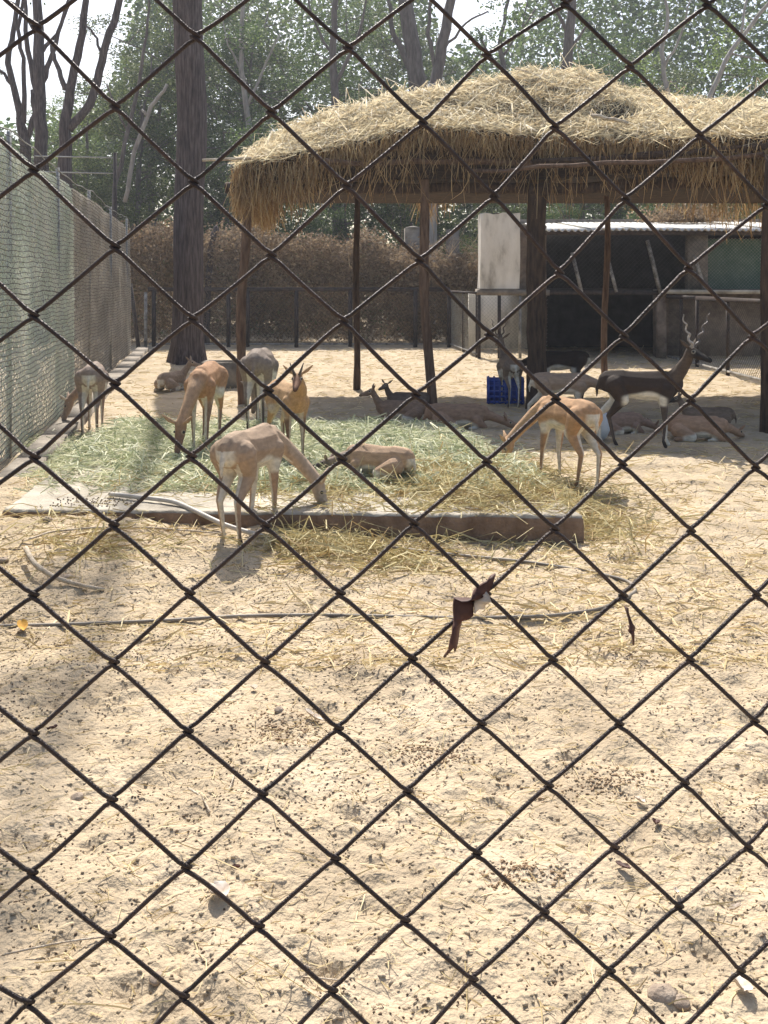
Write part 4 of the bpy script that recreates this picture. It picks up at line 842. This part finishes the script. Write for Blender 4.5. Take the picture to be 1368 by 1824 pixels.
def antelope(label, x, y, z, heading, s=1.0, coat=TAN, head='graze', legs=None, lying_=False, belly=WHITE, leg=None, face=None, horns=None, hornm='horn', yaw=0.0, sex='doe', fat=1.0, vox=.010, neckc=None, name='antelope', cat='antelope', group=None, rump=True):
    t = thing(name, label, cat, (x, y, z), math.radians(heading), group); t.scale = (s, s, s)
    leg = leg or tuple(c * .75 for c in coat); face = face or coat; neckc = neckc or coat
    PR = []                                        # p0, r0, p1, r1, colour, squash
    dz = -.43 if lying_ else 0.0
    def T(p0, r0, p1, r1, c, sq=1.0): PR.append((A(*p0) + A(0, 0, dz), r0, A(*p1) + A(0, 0, dz), r1, c, sq))
    f = fat
    T((-.30, 0, .645), .118, (-.18, 0, .635), .135 * f, coat, .82); T((-.20, 0, .63), .135 * f, (.02, 0, .605), .142 * f, coat, .84); T((.0, 0, .605), .142 * f, (.22, 0, .60), .145, coat, .80)
    T((.20, 0, .615), .138, (.31, 0, .635), .105, coat, .78); T((-.29, 0, .70), .062, (-.1, 0, .705), .050, coat); T((-.1, 0, .70), .05, (.24, 0, .705), .055, coat)
    hips = [(-.25, .62), (-.17, .46)]
    if not lying_:
        lg = dict(hl=0, hr=0, fl=0, fr=0); lg.update(legs or {})
        for sd, kh, kf in ((1, 'hl', 'fl'), (-1, 'hr', 'fr')):
            o = lg[kh]; yb = .075 * sd
            T((-.26, yb * .9, .62), .100, (-.19 + o * .2, yb * 1.05, .48), .066, coat); T((-.19 + o * .2, yb * 1.05, .48), .062, (-.335 + o * .55, yb, .315), .027, coat)
            T((-.335 + o * .55, yb, .315), .024, (-.295 + o * .95, yb, .075), .0145, leg); T((-.295 + o * .95, yb, .075), .017, (-.27 + o, yb, .02), .021, tuple(c * .35 for c in leg))
            o = lg[kf]; yb = .068 * sd
            T((.24, yb, .58), .080, (.215 + o * .1, yb * 1.1, .45), .046, coat); T((.215 + o * .1, yb * 1.1, .45), .043, (.235 + o * .55, yb, .265), .0235, leg)
            T((.235 + o * .55, yb, .265), .023, (.228 + o * .95, yb, .07), .0138, leg); T((.228 + o * .95, yb, .07), .016, (.25 + o, yb, .02), .020, tuple(c * .35 for c in leg))
    else:
        for sd in (1, -1):
            yb = .12 * sd
            T((-.24, yb * .8, .57), .10, (-.08, yb * 1.25, .50), .065, coat); T((-.08, yb * 1.25, .50), .05, (-.28, yb * 1.35, .465), .026, leg); T((-.28, yb * 1.35, .465), .022, (-.06, yb * 1.5, .455), .018, leg)
            T((.22, yb * .7, .55), .075, (.33, yb * .8, .47), .036, coat); T((.33, yb * .8, .47), .030, (.14, yb * .9, .452), .02, leg)
    T((-.395, 0, .665), .020, (-.425, 0, .57), .018, coat); T((-.425, 0, .57), .017, (-.425, 0, .50), .009, coat)
    yw = math.radians(yaw); cy, sy = math.cos(yw), math.sin(yw)
    POSES = {'graze': [((.30, 0, .65), .088), ((.44, 0, .56), .066), ((.57, 0, .42), .052), ((.66, 0, .30), .047), ((.66, 0, .28), (.73, 0, .06))],
             'low': [((.30, 0, .66), .088), ((.44, 0, .62), .066), ((.58, 0, .56), .050), ((.68, 0, .52), .046), ((.69, 0, .51), (.84, 0, .34))],
             'up': [((.30, 0, .66), .090), ((.38, 0, .76), .070), ((.45, 0, .87), .054), ((.49, 0, .95), .050), ((.50, 0, .965), (.70, 0, .885))],
             'mid': [((.30, 0, .66), .088), ((.41, 0, .72), .068), ((.50, 0, .79), .054), ((.56, 0, .84), .050), ((.57, 0, .85), (.76, 0, .76))],
             'lieup': [((.30, 0, .63), .088), ((.38, 0, .73), .064), ((.43, 0, .82), .050), ((.46, 0, .88), .046), ((.47, 0, .89), (.65, 0, .83))],
             'liedown': [((.30, 0, .61), .085), ((.42, 0, .60), .062), ((.54, 0, .55), .050), ((.62, 0, .52), .046), ((.63, 0, .52), (.80, 0, .46))]}
    if isinstance(head, str): head = POSES[head]
    def yr(p, k):                                  # neck swings progressively round
        a = yw * k; b = A(.30, 0, p[2]); q = A(*p) - b; return b + A(q[0] * math.cos(a) - q[1] * math.sin(a), q[0] * math.sin(a) + q[1] * math.cos(a), 0)
    N = [(yr(p, k), r) for (p, r), k in zip(head[:4], (0, .45, .75, 1.0))]
    hb, mz = head[4]; base = yr(hb, 1.0); tipd = A(*mz) - A(*hb); hy = yw * 1.25
    tipd = A(tipd[0] * math.cos(hy) - tipd[1] * math.sin(hy), tipd[0] * math.sin(hy) + tipd[1] * math.cos(hy), tipd[2]); muz = base + tipd
    for (a, ra), (b, rb) in zip(N[:-1], N[1:]): T(a, ra, b, rb, neckc, 1.0)
    fdir = tipd / np.linalg.norm(tipd); lat = A(-math.sin(hy), math.cos(hy), 0); up = np.cross(fdir, lat); HL = np.linalg.norm(tipd)
    T(N[-1][0], N[-1][1], base, .052, neckc); T(base, .052, base + fdir * HL * .42 - up * .004, .042, face); T(base + fdir * HL * .42 - up * .004, .040, muz, .0255, face)
    T(muz, .0255, muz + fdir * .008, .021, tuple(c * .3 for c in face)); T(base - up * .015 + fdir * .02, .042, base + fdir * HL * .5 - up * .02, .028, neckc)
    for sd in (1, -1):
        rt = base + up * .030 + lat * .036 * sd - fdir * .020; m1 = rt + (lat * .85 * sd + up * .45 - fdir * .35) * .06; m2 = rt + (lat * .85 * sd + up * .5 - fdir * .45) * .125
        T(rt, .012, m1, .0215, neckc); T(m1, .0215, m2, .008, neckc)
    # one continuous skin
    Vs = []; Fs = []; n0 = 0; polys = []
    for (p0, r0, p1, r1, c, sq) in PR:
        V, F4, caps = capsule(p0, r0, p1, r1)
        if sq != 1.0: V[:, 1] *= sq
        Vs.append(V); polys += [[q + n0 for q in ff] for ff in F4] + [[q + n0 for q in ff] for ff in caps]; n0 += len(V)
    me = bpy.data.meshes.new('tmp'); me.from_pydata(np.concatenate(Vs).tolist(), [], polys); ob = bpy.data.objects.new('tmp', me); COL.objects.link(ob)
    m1 = ob.modifiers.new('r', 'REMESH'); m1.mode = 'VOXEL'; m1.voxel_size = vox; m1.use_smooth_shade = True
    m2 = ob.modifiers.new('s', 'SMOOTH'); m2.factor = .5; m2.iterations = 3
    dg = bpy.context.evaluated_depsgraph_get(); dg.update(); ev = bpy.data.meshes.new_from_object(ob.evaluated_get(dg)); bpy.data.objects.remove(ob)
    nv = len(ev.vertices); co = np.empty(nv * 3, np.float32); ev.vertices.foreach_get('co', co); co = co.reshape(-1, 3).astype(float)
    nr = np.empty(nv * 3, np.float32); ev.vertices.foreach_get('normal', nr); nr = nr.reshape(-1, 3)
    Wt = np.zeros(nv); Cc = np.zeros((nv, 3))
    for (p0, r0, p1, r1, c, sq) in PR:
        q = co.copy()
        if sq != 1.0: q[:, 1] /= sq
        ab = p1 - p0; h = np.clip(((q - p0) @ ab) / (ab @ ab + 1e-12), 0, 1); dd = np.linalg.norm(q - (p0 + h[:, None] * ab), axis=1) - (r0 + (r1 - r0) * h)
        w = np.exp(-np.clip(dd, -.02, 1) / .007); Wt += w; Cc += w[:, None] * np.array(c)
    Cc /= Wt[:, None]; bel = np.array(belly); zr = co[:, 2] - dz; X = co[:, 0]; Yy = np.abs(co[:, 1])
    edge = .552 + .010 * np.sin(X * 19) - .9 * (X - .02) ** 2
    wb = sstep(edge + .018, edge - .018, zr) * sstep(-.22, -.16, X) * sstep(.27, .20, X) * sstep(.40, .44, zr)
    inner = sstep(.40, .20, np.abs(nr[:, 1])) * 0 + (((co[:, 1] * nr[:, 1]) < -.002) & (zr < .57)) * 1.0
    wb = np.maximum(wb, inner * .9)
    if rump: wb = np.maximum(wb, sstep(-.33, -.37, X) * sstep(.085, .05, Yy) * (zr > .40) * (zr < .66) * .9)
    wb = wb * (X < .42)
    Cc = Cc * (1 - wb[:, None]) + bel * wb[:, None]
    back = sstep(.66, .73, zr) * (X < .3) * (X > -.4); Cc *= (1 - .14 * back)[:, None]; lum = Cc @ np.array([.3, .6, .1]); Cc = Cc + (lum[:, None] - Cc) * .16
    ring = np.zeros(nv)
    ep = [base + fdir * HL * .22 + up * .016 + lat * .042 * sd for sd in (1, -1)]
    for e in ep: ring = np.maximum(ring, sstep(.025, .017, np.linalg.norm(co - (e + A(0, 0, dz)), axis=1)))
    rc = np.array(WHITE) if sex == 'buck' else np.array(CREAM); Cc = Cc * (1 - ring[:, None] * .6) + rc * ring[:, None] * .6
    at = ev.color_attributes.new('Col', 'FLOAT_COLOR', 'POINT'); at.data.foreach_set('color', np.column_stack([Cc, np.ones(nv)]).astype(np.float32).ravel())
    ev.name = 'body'; ev.materials.clear(); link('body', ev, M['coat'], t)
    for e in ep:
        V = []; 
        for i in range(6):
            for j in range(8): a = math.pi * i / 5; b = 2 * math.pi * j / 8; V.append(e + A(0, 0, dz) + .0125 * A(math.sin(a) * math.cos(b), math.sin(a) * math.sin(b), math.cos(a)))
        MB().add(V, [[i * 8 + j, (i + 1) * 8 + j, (i + 1) * 8 + (j + 1) % 8, i * 8 + (j + 1) % 8] for i in range(5) for j in range(8)]).build('eye', M['eye'], t, smooth=True)
    if horns:
        hl, turns, spread, tilt = horns
        for k_, sd in enumerate((1, -1)):
            rt = base + up * .042 + lat * .022 * sd + A(0, 0, dz) + fdir * .015; ax = up * math.cos(tilt) - fdir * math.sin(tilt) + lat * spread * sd; ax /= np.linalg.norm(ax)
            u = np.cross(ax, lat); u /= np.linalg.norm(u); w = np.cross(ax, u); P = []; n = 46 if turns else 8
            for k in range(n + 1):
                tt = k / n; am = (.016 if turns else 0) * min(1, tt * 5) * (1 - .35 * tt); a = turns * 2 * math.pi * tt * sd; P.append(rt + ax * hl * tt + (u * math.cos(a) + w * math.sin(a)) * am)
            MB().tube(P, np.linspace(.0155, .004, n + 1) * (1 + .08 * np.sin(np.arange(n + 1) * 2.2)), 8).build('horn', M[hornm[k_] if isinstance(hornm, tuple) else hornm], t, smooth=True)
    return t
def at(px, d): return (px - CX) * d / FPX
PZ = PLAT_Z + .01
GRP = 'antelopes of the herd in the enclosure'
def ant(label, px, d, z, hd, **k):
    k.setdefault('group', GRP); return antelope(label, at(px, d), d, z, hd, **k)
ant('tan doe in the front, grazing at the platform edge with her hindquarters to the camera', 446, 6.40, .03, 72, s=.97, coat=(.40, .27, .165), head='graze', legs=dict(hl=.05, hr=-.02, fl=-.10, fr=.02), yaw=-58, neckc=(.46, .32, .20), face=(.40, .32, .24), leg=(.40, .25, .15), vox=.0085)
ant('bright tan doe facing the camera head-down at the left, just right of the tree trunk', 366, 9.0, PZ, -91, s=1.03, coat=(.42, .215, .09), head='graze', legs=dict(fl=.05, fr=-.05, hl=.03), yaw=-12, face=(.24, .13, .08), neckc=(.44, .26, .13), leg=(.26, .16, .10))
ant('greyish buck with back turned, standing behind the small horned one', 464, 10.15, PZ, 88, s=1.10, coat=(.25, .19, .145), head='graze', fat=1.12, sex='buck', belly=WHITE, leg=(.12, .09, .07), legs=dict(hl=.03, hr=-.03), yaw=25, rump=False)
ant('small golden young buck with short straight horns, looking at the camera', 512, 8.45, PZ, -64, s=.88, coat=(.47, .27, .11), head='mid', horns=(.13, 0, .35, .15), yaw=-22, face=(.22, .10, .05), leg=(.20, .11, .06), sex='buck', legs=dict(fl=.02, fr=-.04, hl=-.03), belly=CREAM)
ant('grey-backed doe grazing by the left fence with her rump to the camera', 166, 11.0, 0, 100, s=1.06, coat=(.30, .22, .17), head='graze', yaw=62, leg=(.26, .17, .12), neckc=(.36, .24, .16))
ant('doe lying at the foot of the big tree trunk with head raised', 306, 15.2, 0, 72, s=.92, coat=FAWN, head='lieup', lying_=True, yaw=-62)
ant('pale tan antelope resting in the green fodder on the platform, head down to the left', 676, 7.5, PZ + .02, 148, s=.76, coat=(.46, .29, .16), head='liedown', lying_=True, yaw=8, face=(.09, .07, .06), neckc=(.30, .22, .16), belly=WHITE)
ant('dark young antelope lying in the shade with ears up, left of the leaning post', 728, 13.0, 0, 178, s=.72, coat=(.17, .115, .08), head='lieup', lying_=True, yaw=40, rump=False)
ant('brown antelope lying behind the far edge of the platform, only neck and back showing', 716, 11.9, 0, 172, s=.80, coat=(.28, .17, .10), head='lieup', lying_=True, yaw=10, rump=False)
ant('brown doe lying in the shade beyond the platform, head to the right', 815, 11.25, 0, 4, s=.93, coat=(.32, .19, .11), head='liedown', lying_=True, yaw=-10, rump=False)
ant('young dark-horned buck standing at the blue crate with its rump to the camera', 907, 13.35, 0, 96, s=.92, coat=(.22, .155, .105), head='up', horns=(.32, 2.5, .35, .2), sex='buck', leg=(.22, .16, .12), yaw=5)
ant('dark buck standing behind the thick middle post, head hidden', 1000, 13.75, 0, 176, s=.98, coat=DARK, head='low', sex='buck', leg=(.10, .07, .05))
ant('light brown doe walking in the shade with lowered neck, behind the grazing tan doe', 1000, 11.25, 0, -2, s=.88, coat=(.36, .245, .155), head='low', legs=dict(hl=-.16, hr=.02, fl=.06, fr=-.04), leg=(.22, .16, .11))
ant('tan doe grazing to the left beside the right end of the platform', 1010, 8.2, 0.0, 114, s=.99, coat=(.46, .25, .105), head='graze', legs=dict(hl=.04, hr=-.04, fl=.08, fr=-.02), yaw=42, leg=(.36, .21, .11), neckc=(.48, .29, .14))
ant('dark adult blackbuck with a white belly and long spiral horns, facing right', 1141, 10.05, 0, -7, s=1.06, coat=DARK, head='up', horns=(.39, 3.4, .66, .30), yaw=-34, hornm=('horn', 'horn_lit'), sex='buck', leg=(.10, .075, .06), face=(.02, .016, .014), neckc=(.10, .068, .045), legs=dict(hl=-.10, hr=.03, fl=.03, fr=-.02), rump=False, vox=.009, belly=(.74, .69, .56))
ant('young pale-bellied antelope lying behind the hind legs of the dark blackbuck', 1102, 10.85, 0, 20, s=.78, coat=(.34, .21, .14), head='liedown', lying_=True, yaw=0, belly=WHITE)
ant('brown doe lying at the right in the shade with her neck raised', 1240, 10.45, 0, -8, s=.84, coat=(.42, .25, .14), head='liedown', lying_=True, yaw=40, rump=False)
ant('small dark-faced antelope peering out beneath the chest of the dark blackbuck', 1262, 11.4, 0, 172, s=.74, coat=(.24, .16, .10), head='lieup', lying_=True, face=(.05, .04, .03), rump=False)
print('animals done')

# ------------------------------------------------------------------ the near chain-link fence the camera looks through
def fd(px): return 1.0 / (2.381 - .253 * (px - 60) / 1290.0)
ff = thing('chain_link_fence', 'rusty chain-link fence close in front of the camera', 'fence', (0, fd(684), 0)); fb = A(*ff.location)
ROWS = {0: [(65, 48), (60, 303), (60, 562), (62, 815), (60, 1060), (60, 1307), (58, 1555), (52, 1785)],
        1: [(205, 190), (205, 440), (205, 684), (203, 935), (203, 1180), (200, 1425), (197, 1668)],
        2: [(348, 65), (345, 325), (343, 568), (341, 813), (338, 1057), (335, 1303), (332, 1545), (328, 1775)],
        3: [(483, 200), (483, 455), (478, 696), (474, 937), (472, 1180), (468, 1415), (462, 1650)],
        4: [(620, 85), (617, 331), (612, 572), (609, 818), (606, 1057), (603, 1298), (598, 1530), (593, 1765)],
        5: [(753, 219), (748, 464), (741, 703), (738, 933), (735, 1174), (726, 1410), (722, 1640)],
        6: [(867, 98), (880, 350), (872, 596), (867, 823), (866, 1058), (858, 1290), (850, 1520), (843, 1745)],
        7: [(988, 227), (996, 486), (990, 711), (988, 943), (985, 1176), (978, 1400), (970, 1625)],
        8: [(1122, 119), (1114, 355), (1111, 599), (1109, 828), (1110, 1061), (1103, 1290), (1095, 1510), (1088, 1730)],
        9: [(1247, 242), (1226, 478), (1231, 714), (1231, 946), (1230, 1176), (1220, 1395), (1210, 1615)],
        10: [(1385, 130), (1366, 366), (1340, 600), (1346, 833), (1348, 1060), (1345, 1285), (1333, 1510), (1320, 1730)]}
meas = {}
for c, L in ROWS.items():
    for i, p in enumerate(L): meas[(c, 2 * i + (c % 2))] = p
meas[(9, -1)] = (1260, 9)
# place on the fence plane: s along it, z up; fit a regular lattice, keep the measured unevenness inside the frame
def plane(px, py):
    d = fd(px); return A((px - CX) * d / FPX, d, EYE + (HY - py) * d / FPX)
K = list(meas); PP = np.array([plane(*meas[k]) for k in K]); sdir = plane(1300, 500) - plane(60, 500); sdir /= np.linalg.norm(sdir); org = plane(60, 500)
sv = (PP - org) @ sdir; B = np.array([[1, c, r, c * c * .01, c * r * .01] for c, r in K], float)
cs_, *_ = np.linalg.lstsq(B, sv, rcond=None); cz_, *_ = np.linalg.lstsq(np.array([[1, c, r] for c, r in K], float), PP[:, 2], rcond=None)
def node(c, r):
    if (c, r) in meas: return plane(*meas[(c, r)])
    cc = min(max(c, -1), 11); rr = min(max(r, -3), 17)
    s = cs_ @ A(1, cc, rr, cc * cc * .01, cc * rr * .01) + (c - cc) * .035; zz = cz_ @ A(1, c, r)
    if c < 0: s = cs_ @ A(1, 0, rr, 0, 0) + c * .0365
    return org + sdir * s + A(0, 0, zz - org[2])
nrm = np.cross(sdir, [0, 0, 1.0]); nrm /= np.linalg.norm(nrm)      # points toward the camera side or away
if nrm[1] > 0: nrm = -nrm
wr = .00102; tz = wr * 1.1
rmin, rmax = -9, 43
for c in range(-16, 26):
    P = []
    r0 = rmin if (rmin - c) % 2 == 0 else rmin + 1
    prev = None
    for r in range(rmin, rmax):
        cc = c if (r - c) % 2 == 0 else c + 1
        nd = node(cc, r); side = 1 if cc == c + 1 else -1
        e = wr * 1.25
        if nd[2] < .03: break
        going_front = side == 1                     # reaches the right apex in front, leaves behind
        dn = -1 if going_front else 1
        o_in = nrm * tz * (1 if going_front else -1); o_out = -o_in
        nx_ = node(c if cc == c + 1 else c + 1, r + 1); pv = node(c if cc == c + 1 else c + 1, r - 1)
        a = (pv - nd); a /= np.linalg.norm(a); b = (nx_ - nd); b /= np.linalg.norm(b)
        ap = nd + sdir * side * e * .9
        if prev is not None:
            m_ = (prev + nd) / 2 + A(0, 0, rng.normal(0, .00025)) + sdir * rng.normal(0, .00025); q1 = prev + (nd - prev) * .25; q3 = prev + (nd - prev) * .75
            P += [q1 + (m_ - (prev + nd) / 2) * .7 + o_in, m_ + o_in, q3 + (m_ - (prev + nd) / 2) * .7 + o_in]
        P += [nd + a * wr * 4.5 + o_in, nd + a * wr * 1.6 + sdir * side * wr * 1.1 + o_in * .8, nd + sdir * side * wr * 1.7, nd + b * wr * 1.6 + sdir * side * wr * 1.1 + o_out * .8, nd + b * wr * 4.5 + o_out]
        prev = nd
    if len(P) > 4: MB().tube(np.array(P) - fb, wr, 8).build('wire', M['rust'], ff, smooth=True)
for cx_ in (-.75, 1.15):
    p = org + sdir * ((cx_ - org[0]) / sdir[0]) - nrm * .03
    MB().tube([A(p[0], p[1], -.1) - fb, A(p[0], p[1], 2.35) - fb], .02, 8).build('post', M['rust'], ff)
# dead leaves caught in the wires
def wire_leaf(name, label, outline, d_off, mt=M['dead_leaf']):
    o2 = []
    for (xa, ya), (xb, yb) in zip(outline, outline[1:] + outline[:1]):
        for k in range(3): o2.append((xa + (xb - xa) * k / 3 + (rng.normal(0, .9) if k else 0), ya + (yb - ya) * k / 3 + (rng.normal(0, .9) if k else 0)))
    outline = o2; c = np.mean(outline, axis=0); V = []; b = plane(*c) + nrm * d_off; m = len(outline)
    for k, off in ((0, .0012), (1, -.0012)):
        for i, (x, y) in enumerate(outline): V.append(plane(x, y) + nrm * (d_off + off + .005 * math.sin(x * .12) * math.cos(y * .05)) - b)
    from mathutils.geometry import tessellate_polygon
    F3 = []
    for a_, b_, c_ in tessellate_polygon([[Vector((x, y, 0)) for x, y in outline]]): F3 += [[a_, b_, c_], [c_ + m, b_ + m, a_ + m]]
    mbb = MB().add(V, F3); mbb.f[4] = [np.array([[i, i + m, (i + 1) % m + m, (i + 1) % m] for i in range(m)])]
    o = mbb.build(name, mt); o.location = b; return tag(o, label, 'leaf')
wire_leaf('torn_leaf', 'torn dark brown dead leaf hanging in the near wires right of centre', [(808, 1064), (835, 1062), (857, 1036), (882, 1022), (868, 1044), (858, 1066), (842, 1074), (840, 1092), (820, 1102), (817, 1130), (806, 1155), (802, 1142), (788, 1167), (800, 1118), (806, 1098)], .003)
wire_leaf('torn_leaf_scrap', 'pale inner scrap of dead leaf beside the torn dark leaf', [(845, 1068), (862, 1048), (868, 1062), (860, 1080), (842, 1088)], .0045, M['pale_leaf'])
wire_leaf('shred_of_leaf', 'small red-brown leaf shred dangling below the wires at the right', [(1114, 1082), (1118, 1082), (1120, 1104), (1125, 1112), (1120, 1120), (1118, 1140), (1115, 1122), (1110, 1116), (1115, 1108)], .003)
print('objects', len(bpy.data.objects))

# ------------------------------------------------------------------ thin haze volume added, standing in for hazy glare over the trees
hz = bpy.data.materials.new('haze'); hz.use_nodes = True; hz.node_tree.nodes.remove(hz.node_tree.nodes['Principled BSDF'])
pv = hz.node_tree.nodes.new('ShaderNodeVolumePrincipled'); pv.inputs['Color'].default_value = (.86, .91, 1.0, 1); pv.inputs['Density'].default_value = .0011; pv.inputs['Anisotropy'].default_value = .35
hz.node_tree.links.new(pv.outputs[0], hz.node_tree.nodes['Material Output'].inputs['Volume'])
ho = MB().box((0, 55, 16), (320, 240, 36)).build('haze', hz); ho['kind'] = 'stuff'; ho['label'] = 'thin haze added for the hazy glare, paling the trees behind the enclosure'; ho['category'] = 'haze'
